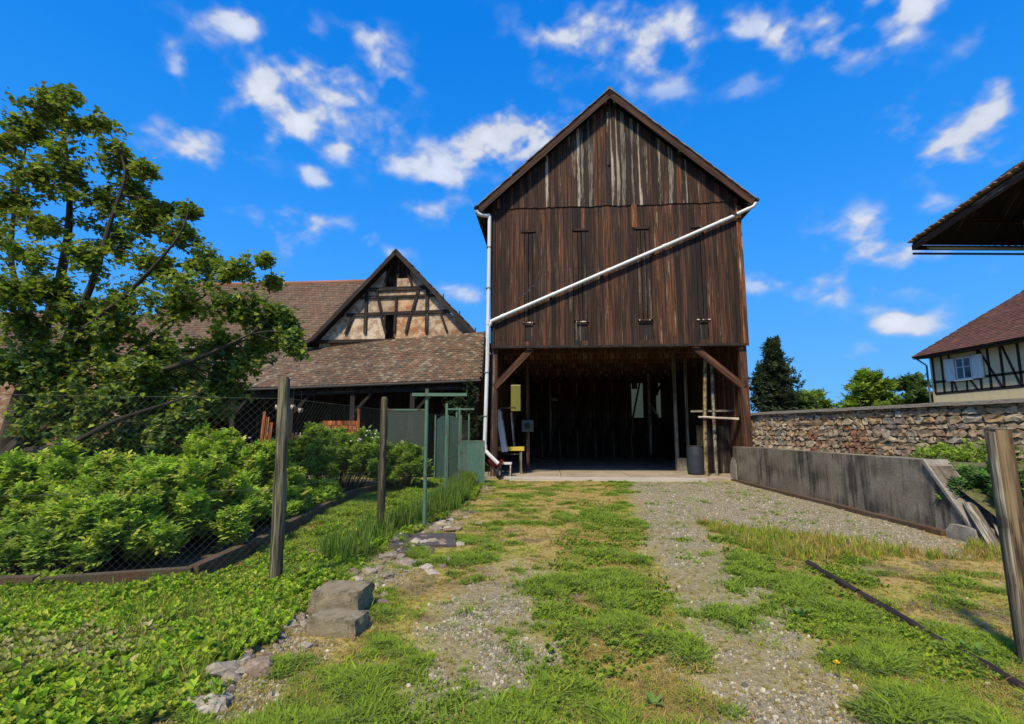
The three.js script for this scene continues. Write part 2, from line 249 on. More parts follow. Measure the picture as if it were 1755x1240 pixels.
// roofs: overlapping tiles as real little plates over a deck
const tileGeo = (() => { const g = new THREE.BoxGeometry(1, 1, 1, 2, 1, 1), p = g.attributes.position; for (let i = 0; i < p.count; i++) if (p.getY(i) < 0 && Math.abs(p.getX(i)) > 0.4) p.setY(i, p.getY(i) + 0.10); return g.toNonIndexed(); })(); tileGeo.computeVertexNormals();
const tileMat = std({ roughness: 0.9, bumpMap: grain, bumpScale: 0.004, map: tex(128, 128, (u, v) => { const f = fbm(u * 8, v * 8, 8, 8, 15, 4); return [0.45 + 0.8 * f, 0.45 + 0.8 * f, 0.45 + 0.8 * f].map((q) => q * 0.95); }) });
function tileRoof(parent, el, er, tl, tr, tw, rh, palette, seed, lift = 0.03) {
  const r = rng(seed), rows = Math.round(el.distanceTo(tl) / rh), mats = [], cols = [];
  for (let k = 0; k < rows; k++) {
    const t = (k + 0.5) / rows, a = el.clone().lerp(tl, t), b = er.clone().lerp(tr, t), L = a.distanceTo(b), n = Math.round(L / tw);
    for (let i = 0; i < n; i++) {
      const s = (i + 0.5 + (k % 2 ? 0.25 : -0.25)) / n, p = a.clone().lerp(b, clamp(s, 0, 1)), upv = tl.clone().lerp(tr, s).sub(el.clone().lerp(er, s)).normalize(), x = b.clone().sub(a).normalize(), nrm = x.clone().cross(upv).normalize();
      const sag = 0.05 * (vn(p.x * 0.5 + 50, k * 0.25, 4096, 4096, seed) - 0.5);
      p.addScaledVector(nrm, lift + sag + 0.012 * r());
      const tilt = 0.09 + 0.05 * (r() - 0.5), u2 = upv.clone().addScaledVector(nrm, -tilt).normalize(), n2 = x.clone().cross(u2), sw = (r() - 0.5) * 0.07;
      const x2 = x.clone().addScaledVector(u2, sw).normalize(), u3 = u2.clone().addScaledVector(x, -sw).normalize();
      mats.push(new THREE.Matrix4().makeBasis(x2.multiplyScalar(tw * (0.94 + 0.04 * r())), u3.multiplyScalar(rh * 1.55), n2.multiplyScalar(0.018 + 0.008 * r())).setPosition(p));
      const c = palette[Math.floor(r() * palette.length)], w = 0.82 + 0.36 * r(), blot = 0.75 + 0.5 * fbm(p.x * 1.1 + 60, (p.y + p.z) * 1.1 + 80, 4096, 4096, seed + 2, 3); cols.push(col(c[0] * w * blot, c[1] * w * blot, c[2] * w * blot));
    }
  }
  const m = new THREE.InstancedMesh(tileGeo, tileMat, mats.length); mats.forEach((q, i) => { m.setMatrixAt(i, q); m.setColorAt(i, cols[i]); });
  m.name = numbered('roof_tiles'); m.userData.kind = 'stuff'; parent.add(m); return m;
}
function slabQuad(a, b, c, d, t) {                             // thick quad, a b c d around, thickness downward from the face
  const n = b.clone().sub(a).cross(d.clone().sub(a)).normalize().multiplyScalar(-t), P = [a, b, c, d, a.clone().add(n), b.clone().add(n), c.clone().add(n), d.clone().add(n)];
  const f = [[0, 1, 2], [0, 2, 3], [4, 6, 5], [4, 7, 6], [0, 4, 5], [0, 5, 1], [1, 5, 6], [1, 6, 2], [2, 6, 7], [2, 7, 3], [3, 7, 4], [3, 4, 0]], pos = [];
  for (const t3 of f) for (const i of t3) pos.push(P[i].x, P[i].y, P[i].z);
  const g = new THREE.BufferGeometry(); g.setAttribute('position', new THREE.Float32BufferAttribute(pos, 3)); return uvMetres(g, 1, 4);
}

// ---------------------------------------------------------------- the tall timber barn
{
  const r = rng(21);
  const barn = thing('timber_barn', 'tall dark timber barn with gable of weathered boards and open ground floor', 'barn', [-0.65, 0, -16.6], -0.0733);
  const W = 8.1, CB = 4.25, RX = 3.98, RY = 12.9, K = 0.9, MID = 8.98, D = 13, EO = 0.47;
  const rake = (s) => RY - 0.16 - K * Math.abs(s - RX);
  // upper boards, lapped over the lower ones
  const hatch = [1.2, 2.95, 4.92, 6.78], inHatch = (s) => hatch.some((h) => Math.abs(s - h) < 0.2);
  let s = 0.0;
  const edges = [0]; while (s < W - 0.1) { s += 0.115 + 0.07 * r(); edges.push(Math.min(s, W)); }
  if (edges[edges.length - 1] < W) edges.push(W);
  const pick = (a) => a[Math.floor(r() * a.length)];
  for (let i = 0; i + 1 < edges.length; i++) {
    const a = edges[i] + 0.004, b = edges[i + 1] - 0.004, m = (a + b) / 2, d1 = 0.010 * r();
    if (b - a < 0.03) continue;
    const wg = clamp(0.95 - Math.abs(m - 4.2) / 2.6) , up = r() < wg ? pick(boardsGrey) : r() < 0.45 ? pick(boardsRed) : pick(boardsBrown);
    const bt = MID + 0.05 * (r() - 0.5), ta = rake(a), tb = rake(b);
    if (Math.min(ta, tb) > bt + 0.05) { const pts = a < RX && b > RX ? [[a, bt], [b, bt], [b, tb], [RX, rake(RX)], [a, ta]] : [[a, bt], [b, bt], [b, tb], [a, ta]]; const q = part('board', plate(pts, 0.024), up, barn); q.position.z = 0.055 + d1; }
    const lo = r() < 0.5 ? pick(boardsRed) : r() < 0.14 ? pick(boardsGrey) : pick(boardsBrown), cb = CB + 0.03 * (r() - 0.5), top = Math.min(MID + 0.18, Math.min(ta, tb) - 0.02);
    if (inHatch(m)) {
      const z = 0.03;
      let q = part('board', plate([[a, cb], [b, cb], [b, 4.42], [a, 4.42]], 0.024), lo, barn); q.position.z = d1 + 0.022;
      part('vent_flap', plate([[a, 4.4], [b, 4.4], [b, 5.06], [a, 5.06]], 0.02), boardsDark[1], barn).position.z = -0.03; q = part('vent_flap', plate([[a + 0.008, 5.1], [b - 0.008, 5.1], [b - 0.008, 8.1 + 0.1 * r()], [a + 0.008, 8.1]], 0.022), pick([boardsBrown[0], boardsBrown[1], boardsBrown[2], boardsRed[0], boardsRed[1], boardsDark[2]]), barn); q.position.z = z - 0.012 + d1;
      q = part('board', plate([[a, 8.22], [b, 8.22], [b, top], [a, top]], 0.024), lo, barn); q.position.z = d1 + 0.022;
    } else { const q = part('board', plate([[a, cb], [b, cb], [b, top], [a, top]], 0.024), lo, barn); q.position.z = d1 + 0.022; }
  }
  for (const h of hatch) { part('vent_batten', box(0.42, 0.035, 0.035, h, 5.06 + 0.03 * (r() - 0.5), 0.05), M.pale, barn); part('vent_rail', box(0.5, 0.07, 0.03, h, 8.17, 0.045), boardsBrown[1], barn); }
  part('patch_board', plate([[4.62, 8.2], [4.80, 8.2], [4.80, 8.97], [4.62, 8.97]], 0.022), wood(T_red, 1.8, 1.8, 1.5), barn, 'pale orange patch board under the gable'); barn.children[barn.children.length - 1].position.z = 0.062;
  part('corner_board', box(0.16, MID - CB - 0.1, 0.05, W - 0.05, (MID + CB) / 2 - 0.1, 0.062), wood(T_red, 1.7, 1.6, 1.4), barn); part('corner_board', box(0.1, MID - CB - 0.2, 0.05, 0.03, (MID + CB) / 2 - 0.1, 0.062), boardsDark[1], barn);
  { const ns = []; for (let i = 0; i + 1 < edges.length; i++) for (const y of [4.5, 6.9, 8.8]) for (const f of [0.3, 0.7]) ns.push(new THREE.CylinderGeometry(0.009, 0.009, 0.008, 6).rotateX(Math.PI / 2).translate(lerp(edges[i], edges[i + 1], f), y + 0.04 * (r() - 0.5), 0.036)); const q = part('nail_heads', ns, M.iron, barn); q.userData.kind = 'stuff'; }
  part('ridge_batten', box(0.09, 1.9, 0.03, 3.93, 11.35, 0.092), boardsGrey[3], barn);
  // frame behind the boards
  part('front_sill', box(W, 0.22, 0.2, W / 2, CB + 0.08, -0.14), M.beam, barn);
  part('front_girt', box(W, 0.2, 0.18, W / 2, MID, -0.14), M.beam, barn);
  part('loft_floor', box(W - 0.1, 0.05, D - 0.3, W / 2, CB + 0.22, -D / 2 - 0.1), M.inner, barn);
  for (let k = 1; k < 10; k++) part('joist', box(W - 0.3, 0.2, 0.14, W / 2, CB + 0.08, -k * 1.28 - 0.2), M.inner, barn);
  part('drip_board', box(W + 0.02, 0.07, 0.03, W / 2, CB - 0.012, 0.072), boardsDark[1], barn);
  // walls: sides, rear, with openings
  part('left_wall', [box(0.06, MID - CB + 0.1, D, -0.03, (MID + CB) / 2, -D / 2 - 0.02), box(0.06, CB + 0.02, 7.9, -0.03, CB / 2, -4.2), box(0.06, CB, 5.0, -1.3, CB / 2, -D + 2.45), box(1.24, CB, 0.06, -0.66, CB / 2, -8.1), box(1.3, 0.06, 5, -0.66, CB + 0.04, -D + 2.45)], M.inner, barn);
  part('right_wall', box(0.06, MID + 0.0, D - 0.4, W + 0.03, MID / 2, -D / 2 - 0.25), M.inner, barn);
  const zb = -D;
  part('rear_wall', [box(0.55, CB, 0.06, -1.05, CB / 2, zb), box(1.0, 2.64, 0.06, -0.28, 1.32, zb), box(1.0, 0.08, 0.06, -0.28, CB - 0.01, zb), box(6.25, CB, 0.06, 3.345, CB / 2, zb), box(1.66, 2.3, 0.06, 7.3, 1.15, zb), plate([[0, CB], [W, CB], [W, rake(W)], [RX, RY - 0.1], [0, rake(0)]], 0.06).translate(0, 0, zb + 0.03)], M.inner, barn);
  // translucent ribbed sheets in the left opening, each in its frame
  const ribbed = new THREE.MeshPhysicalMaterial({ color: col(0.98, 0.80, 0.16), roughness: 0.9, transmission: 0.75, thickness: 0, side: THREE.DoubleSide });
  for (let k = 0; k < 4; k++) {
    const w0 = -0.77 + k * 0.245, g = new THREE.PlaneGeometry(0.245, 1.52, 24, 1), p = g.attributes.position; for (let i = 0; i < p.count; i++) p.setZ(i, 0.015 * Math.sin(p.getX(i) * 75));
    g.computeVertexNormals(); g.translate(w0 + 0.1225, 3.41, zb + 0.012 * (k % 2)); part('translucent_panel', g, ribbed, barn);
  }
  part('panel_frame', [box(0.06, 1.56, 0.05, 0.22, 3.42, zb + 0.06), box(1.06, 0.07, 0.05, -0.28, 2.66, zb + 0.06)], M.pale, barn);
  part('rear_brace', bar(V(6.52, 2.3, zb + 0.02), V(6.95, 4.25, zb + 0.02), 0.1, 0.08), M.inner, barn); part('dusty_pane', box(1.7, 2.0, 0.012, 7.3, 3.3, zb - 0.06), new THREE.MeshPhysicalMaterial({ color: col(0.80, 0.66, 0.42), roughness: 1, transmission: 0.8, thickness: 0 }), barn); part('rear_boarding', [box(0.72, 1.3, 0.05, 7.48, 2.95, zb), box(0.86, 0.68, 0.05, 7.55, 3.92, zb), box(0.3, 0.35, 0.05, 6.66, 4.1, zb - 0.001)], M.inner, barn); part('rear_post', box(0.16, 4.2, 0.14, 7.28, 2.1, zb + 0.1), M.inner, barn); part('rear_brace', bar(V(7.3, 2.6, zb + 0.05), V(8.1, 4.1, zb + 0.05), 0.13, 0.1), M.inner, barn);
  part('rear_brace', bar(V(7.34, 3.3, zb + 0.18), V(7.9, 2.3, zb + 0.18), 0.11, 0.1), M.pale, barn);
  // roof
  const ov = 0.42, zf = ov, zr = -D - 0.3, eL = V(-EO, RY - K * (RX + EO), 0), eR = V(W + EO - 0.09, RY - K * (W + EO - 0.09 - RX), 0), rg = V(RX, RY, 0), at = (v, z) => V(v.x, v.y, z);
  part('roof_deck', [slabQuad(at(eL, zf), at(rg, zf), at(rg, zr), at(eL, zr), -0.05), slabQuad(at(rg, zf), at(eR, zf), at(eR, zr), at(rg, zr), -0.05)], M.dark, barn);
  for (const e of [eL, eR]) {
    const d = e.clone().sub(rg), L = d.length(), nrm = e === eL ? V(-K, 1, 0) : V(K, 1, 0); nrm.normalize();
    part('verge_board', bar(at(rg, zf - 0.02).addScaledVector(nrm, -0.10), at(e, zf - 0.02).addScaledVector(nrm, -0.10), 0.19, 0.03), wood(T_red, 0.6), barn);
    for (let k = 0; k < 3; k++) { const t = [0.04, 0.5, 0.97][k], p = rg.clone().addScaledVector(d, t); part('purlin', box(0.14, 0.16, ov + 0.6, p.x, p.y - 0.2, ov / 2 - 0.32), M.dark, barn); }
    for (let k = 0; k < Math.floor(L / 0.2); k++) {                     // the tiles along the verge, one by one
      const p = at(rg, zf - 0.16).addScaledVector(d, (k + 0.5) / Math.floor(L / 0.2)).addScaledVector(nrm, 0.045 + 0.008 * r());
      const g = new THREE.BoxGeometry(0.29, 0.022, 0.38); g.rotateZ((e === eL ? 1 : -1) * (Math.atan(K) - 0.06)); g.translate(p.x, p.y, p.z + 0.02 * (r() - 0.5)); part('verge_tile', uvMetres(g, 1, 1), k % 3 ? verge1() : verge2(), barn);
    }
  }
  function verge1() { return (M.v1 ??= std({ map: stoneTex, color: col(0.42, 0.30, 0.24) })); } function verge2() { return (M.v2 ??= std({ map: stoneTex, color: col(0.62, 0.56, 0.48) })); }
  part('ridge_tile', new THREE.CylinderGeometry(0.11, 0.11, D + 0.7, 10, 1, false).rotateX(Math.PI / 2).translate(RX, RY + 0.04, -D / 2 + 0.05), std({ map: stoneTex, color: col(0.40, 0.27, 0.2) }), barn);
  const reds = [[0.12, 0.06, 0.04], [0.09, 0.06, 0.045], [0.14, 0.075, 0.05]];
  tileRoof(barn, at(eL, zr), at(eL, zf - 0.4), at(rg, zr), at(rg, zf - 0.4), 0.3, 0.32, reds, 5); tileRoof(barn, at(eR, zf - 0.4), at(eR, zr), at(rg, zf - 0.4), at(rg, zr), 0.3, 0.32, reds, 6);
  // gutters and white downpipes
  for (const e of [eL, eR]) { const g = new THREE.CylinderGeometry(0.085, 0.085, D + 0.8, 12, 1, true, Math.PI / 2, Math.PI).rotateX(Math.PI / 2); g.translate(e.x + (e === eL ? -0.03 : 0.03), e.y - 0.03, -D / 2 + 0.06); part('gutter', g, std({ color: col(0.3, 0.3, 0.28), roughness: 0.5, side: THREE.DoubleSide }), barn); }
  part('downpipe', tube([V(eL.x - 0.03, eL.y - 0.09, 0.40), V(eL.x - 0.02, eL.y - 0.17, 0.38), V(eL.x + 0.12, eL.y - 0.23, 0.32), V(-0.13, 8.68, 0.2), V(-0.09, 8.55, 0.17), V(-0.13, 4, 0.17), V(-0.2, 1.05, 0.17), V(-0.16, 0.9, 0.18), V(0.24, 0.52, 0.25)], 0.062, 12, 10, 0.25), M.pipe, barn, 'white downpipe at the left corner of the barn');
  part('diagonal_downpipe', tube([V(eR.x + 0.03, eR.y - 0.08, 0.40), V(eR.x, eR.y - 0.17, 0.38), V(7.9, 8.46, 0.19), V(7.6, 8.32, 0.17), V(0.3, 5.22, 0.17), V(0.0, 5.06, 0.17), V(-0.1, 4.9, 0.17)], 0.058, 12, 10, 0.25), M.pipe, barn, 'white pipe slanting across the whole gable');
  for (const y of [5.04, 1.02]) part('pipe_collar', new THREE.CylinderGeometry(0.075, 0.075, 0.16, 14).translate(-0.115 - (5 - y) * 0.02, y, 0.17), M.white, barn);
  for (const t of [0.02, 0.27, 0.52, 0.77, 0.99]) part('pipe_socket', new THREE.CylinderGeometry(0.068, 0.068, 0.12, 14).rotateZ(-1.17).translate(lerp(7.6, 0.3, t), lerp(8.32, 5.22, t), 0.17), M.pipe, barn);
  for (const t of [0.1, 0.32, 0.55, 0.78]) part('pipe_bracket', bar(V(lerp(7.6, 0.3, t), lerp(8.32, 5.22, t), 0.06), V(lerp(7.6, 0.3, t), lerp(8.32, 5.22, t), 0.19), 0.035, 0.13, V(0.4, 1, 0)), M.zinc, barn);
  for (const y of [7.6, 6.2, 3.4, 2.0]) part('pipe_bracket', box(0.15, 0.035, 0.2, -0.1 - (8.5 - y) * 0.012, y, 0.14), M.zinc, barn);
  // ground floor: posts, braces, footings
  part('corner_post', box(0.22, CB, 0.22, 0.06, CB / 2, -0.16), M.beam, barn); part('corner_post', box(0.22, CB - 0.7, 0.22, W - 0.12, (CB + 0.7) / 2, -0.16), M.red, barn);
  part('brace', bar(V(0.08, 2.95, -0.1), V(1.3, 4.22, -0.1), 0.19, 0.16), M.red, barn); part('brace', bar(V(W - 0.15, 2.9, -0.1), V(6.45, 4.22, -0.1), 0.19, 0.16), M.red, barn);
  part('guard_plank', bar(V(7.98, 0.72, 0.02), V(7.93, 2.86, -0.02), 0.2, 0.06), wood(T_red, 0.95, 0.95, 1.1), barn, 'reddish plank fixed to the right corner post');
  part('guard_stone', roundBlock(0.62, 0.76, 0.5, 0.34, 0.05, 71).translate(7.72, 0.38, 0.1), M.coping, barn, 'pale worn stone at the foot of the right corner post');
  for (const [x, z] of [[6.5, -3], [6.5, -8], [1.9, -11]]) { part('inner_post', box(0.11, CB - 0.5, 0.13, x, (CB + 0.55) / 2, z), M.post, barn); }
  part('inner_post', bar(V(6.92, 0.1, -3.1), V(7.0, CB, -3.3), 0.1, 0.1), M.post, barn);
  part('post_footing', roundBlock(0.34, 0.5, 0.34, 0.1, 0.03, 72).translate(6.62, 0.32, -3), M.coping, barn);
  part('prop_pole', tube([V(6.79, 0.1, -0.5), V(6.82, 1.9, -0.5), V(6.95, 3.9, -0.55)], 0.06, 8), wood(T_post, 1.1, 0.95, 0.6), barn); part('prop_pole', tube([V(7.2, 0.1, -0.8), V(7.2, 2, -0.8), V(7.22, 3.9, -0.8)], 0.055, 8), M.post, barn);
  part('cross_rail', bar(V(6.6, 1.98, -0.42), V(7.85, 1.92, -0.42), 0.07, 0.06), M.pale, barn); part('cross_rail', bar(V(6.5, 2.18, -0.9), V(7.9, 2.2, -0.9), 0.06, 0.05), M.post, barn);
  part('left_rail', bar(V(-0.05, 2.3, -0.6), V(0.75, 2.3, -0.6), 0.045, 0.05), M.pale, barn);
  // the right bay: low board partition and side boards
  for (let k = 0; k < 7; k++) part('partition_board', box(0.15, 1.5 + 0.2 * r(), 0.025, 7.0 + k * 0.158, 0.9, -1.9), boardsDark[k % 3], barn);
}
function roundBlock(w, h, d, bev, j, seed) {                     // worn stone: a subdivided block with softened top corners
  const g = new THREE.BoxGeometry(w, h, d, 8, 6, 8), p = g.attributes.position, r = rng(seed);
  for (let i = 0; i < p.count; i++) { let x = p.getX(i) / w * 2, y = p.getY(i) / h * 2, z = p.getZ(i) / d * 2; const k = Math.hypot(x, z) * Math.max(0, y); const n = 0.6 * (vn3(x * 1.5 + seed, y * 1.5, z * 1.5, seed) - 0.5) + 0.5 * (vn3(x * 4 + seed, y * 3, z * 4, seed + 3) - 0.5); const sh = 1 - bev * 0.5 * Math.max(0, k - 0.35) + j * 2 * n; p.setXYZ(i, p.getX(i) * sh, p.getY(i) * (1 - bev * 0.35 * Math.max(0, k - 0.5) + j * n), p.getZ(i) * sh); }
  g.computeVertexNormals(); return g;
}
{
  const r = rng(33), yaw = -0.0733, c = Math.cos(yaw), sn = Math.sin(yaw), L = (x, y, z) => V(-0.65 + x * c + z * sn, y, -16.6 - x * sn + z * c);
  // concrete floor of the barn: cast bays with open joints
  const floor = new THREE.Group(); floor.name = 'barn_floor'; floor.userData.kind = 'structure'; floor.position.set(-0.65, 0, -16.6); floor.rotation.y = yaw; scene.add(floor);
  const xs = [-1.2, 2.2, 4.4, 6.55, 8.05];
  for (let k = 0; k < 4; k++) for (let q = 0; q < 3; q++) part('slab', box(xs[k + 1] - xs[k] - 0.02, 0.16, 4.26, (xs[k] + xs[k + 1]) / 2, 0.02 + 0.004 * r(), -2.0 - q * 4.3, 3, 3), M.slab, floor);
  part('threshold', roundBlock(6.1, 0.13, 0.42, 0.02, 0.01, 5).translate(3.5, 0.05, 0.3), std({ map: concreteTex(26, [0.50, 0.47, 0.41], [0.36, 0.33, 0.27], [0.2, 0.19, 0.12], 0.3), bumpMap: grain, bumpScale: 0.006 }), floor);
  const put = (o, x, y, z, turn = 0) => { o.position.copy(L(x, y, z)); o.rotation.y = yaw + turn; };
  const FY = 0.1;
  // work table with a yellow board
  const t = thing('work_table', 'low wooden work table with yellow top board just inside the barn', 'table'); put(t, 0.42, FY, -1.3);
  part('table_top', box(1.12, 0.13, 0.55, 0, 0.84, 0), M.yellow, t); part('under_shelf', box(0.9, 0.04, 0.45, 0, 0.66, 0), M.dark, t); for (const [a, b] of [[-0.45, 0.2], [0.45, 0.2], [-0.45, -0.2], [0.45, -0.2]]) part('leg', box(0.07, 0.78, 0.07, a, 0.39, b), M.post, t);
  const cr = thing('plastic_stool', 'white step stool standing in front of the work table', 'stool'); put(cr, 0.42, FY, -0.35); part('seat', box(0.4, 0.06, 0.3, 0, 0.4, 0), M.white, cr); for (const a of [-0.17, 0.17]) part('leg', box(0.04, 0.37, 0.26, a, 0.185, 0), M.pale, cr); part('crossbar', box(0.3, 0.04, 0.03, 0, 0.15, 0.08), M.pale, cr);
  const wb = thing('wheelbarrow', 'small red wheelbarrow with black wheel below the downpipe end', 'wheelbarrow'); put(wb, 0.22, 0.06, 0.16, 0.35);
  { const tray = new THREE.CylinderGeometry(0.3, 0.17, 0.2, 4, 1, true).rotateY(Math.PI / 4).scale(1, 1, 1.3).translate(0, 0.46, -0.3); part('tray', [tray, box(0.25, 0.02, 0.32, 0, 0.37, -0.3)], std({ color: col(0.35, 0.02, 0.03), roughness: 0.45, side: THREE.DoubleSide }), wb);
    const w = part('wheel', new THREE.TorusGeometry(0.13, 0.05, 10, 22).rotateY(0.9).translate(0, 0.18, 0.12), M.rubber, wb); part('hub', new THREE.CylinderGeometry(0.085, 0.085, 0.05, 14).rotateX(Math.PI / 2).rotateY(0.9).translate(0, 0.18, 0.12), M.white, w);
    for (const a of [-1, 1]) { part('handle', tube([V(0.07 * a, 0.18, 0.14), V(0.1 * a, 0.33, -0.1), V(0.2 * a, 0.38, -0.6), V(0.27 * a, 0.55, -1.1)], 0.016, 6), M.iron, wb); part('stand_leg', tube([V(0.16 * a, 0.36, -0.5), V(0.18 * a, 0.02, -0.6)], 0.014, 6, 2), M.iron, wb); } }
  const pl = thing('leaning_board', 'wide white board leaning against the left barn wall', 'board', [0, 0, 0], 0, 'boards leaning inside the barn'); put(pl, 0, 0, 0); part('panel', bar(V(0.34, 0.85, -0.75), V(0.1, 2.25, -0.95), 0.16, 0.04), M.white, pl); part('edge_strip', bar(V(0.42, 0.85, -0.8), V(0.2, 2.2, -1.0), 0.07, 0.03), M.pale, pl);
  pl.children.forEach((q) => q.position.set(0, 0, 0));
  const p2 = thing('leaning_board', 'narrow grey board leaning right of the wide white board', 'board', [0, 0, 0], 0, 'boards leaning inside the barn'); put(p2, 0, 0, 0); part('panel', bar(V(0.62, 0.9, -1.75), V(0.5, 2.2, -1.8), 0.08, 0.03), M.pale, p2);
  const bx = thing('meter_box', 'grey square box with round dial on an inside post of the barn', 'box'); put(bx, 1.05, 1.72, -2.4); part('case', box(0.42, 0.42, 0.14, 0, 0, 0), std({ color: col(0.10, 0.11, 0.1), roughness: 0.6 }), bx); part('dial', new THREE.CylinderGeometry(0.11, 0.11, 0.03, 16).rotateX(Math.PI / 2).translate(0, 0, 0.08), M.iron, bx); part('backing_post', box(0.12, 4, 0.1, 0, 0.4, -0.13), M.inner, bx);
  const lp = thing('ceiling_lamp', 'unlit pale enamel lamp hanging deep inside the barn', 'lamp'); put(lp, 2.1, 3.2, -11.6); part('shade', new THREE.LatheGeometry([[0.03, 0.14], [0.09, 0.13], [0.26, 0.02], [0.27, 0], [0.25, 0.01], [0.08, 0.11]].map((q) => new THREE.Vector2(...q)), 18), std({ color: col(0.75, 0.75, 0.72), roughness: 0.4, side: THREE.DoubleSide }), lp); part('cord', new THREE.CylinderGeometry(0.008, 0.008, 0.95, 6).translate(0, 0.6, 0), M.iron, lp);
  const br = thing('barrel', 'dark blue grey barrel standing in the right bay of the barn', 'barrel'); put(br, 6.72, FY, -1.35); part('body', new THREE.LatheGeometry([[0, 0], [0.27, 0], [0.29, 0.06], [0.29, 0.3], [0.305, 0.33], [0.29, 0.36], [0.29, 0.62], [0.305, 0.65], [0.29, 0.68], [0.28, 0.9], [0.25, 0.94], [0, 0.94]].map((q) => new THREE.Vector2(...q)), 22), std({ color: col(0.022, 0.03, 0.045), roughness: 0.55 }), br); part('lid_ring', new THREE.TorusGeometry(0.27, 0.016, 6, 22).rotateX(Math.PI / 2).translate(0, 0.93, 0), M.iron, br);
}

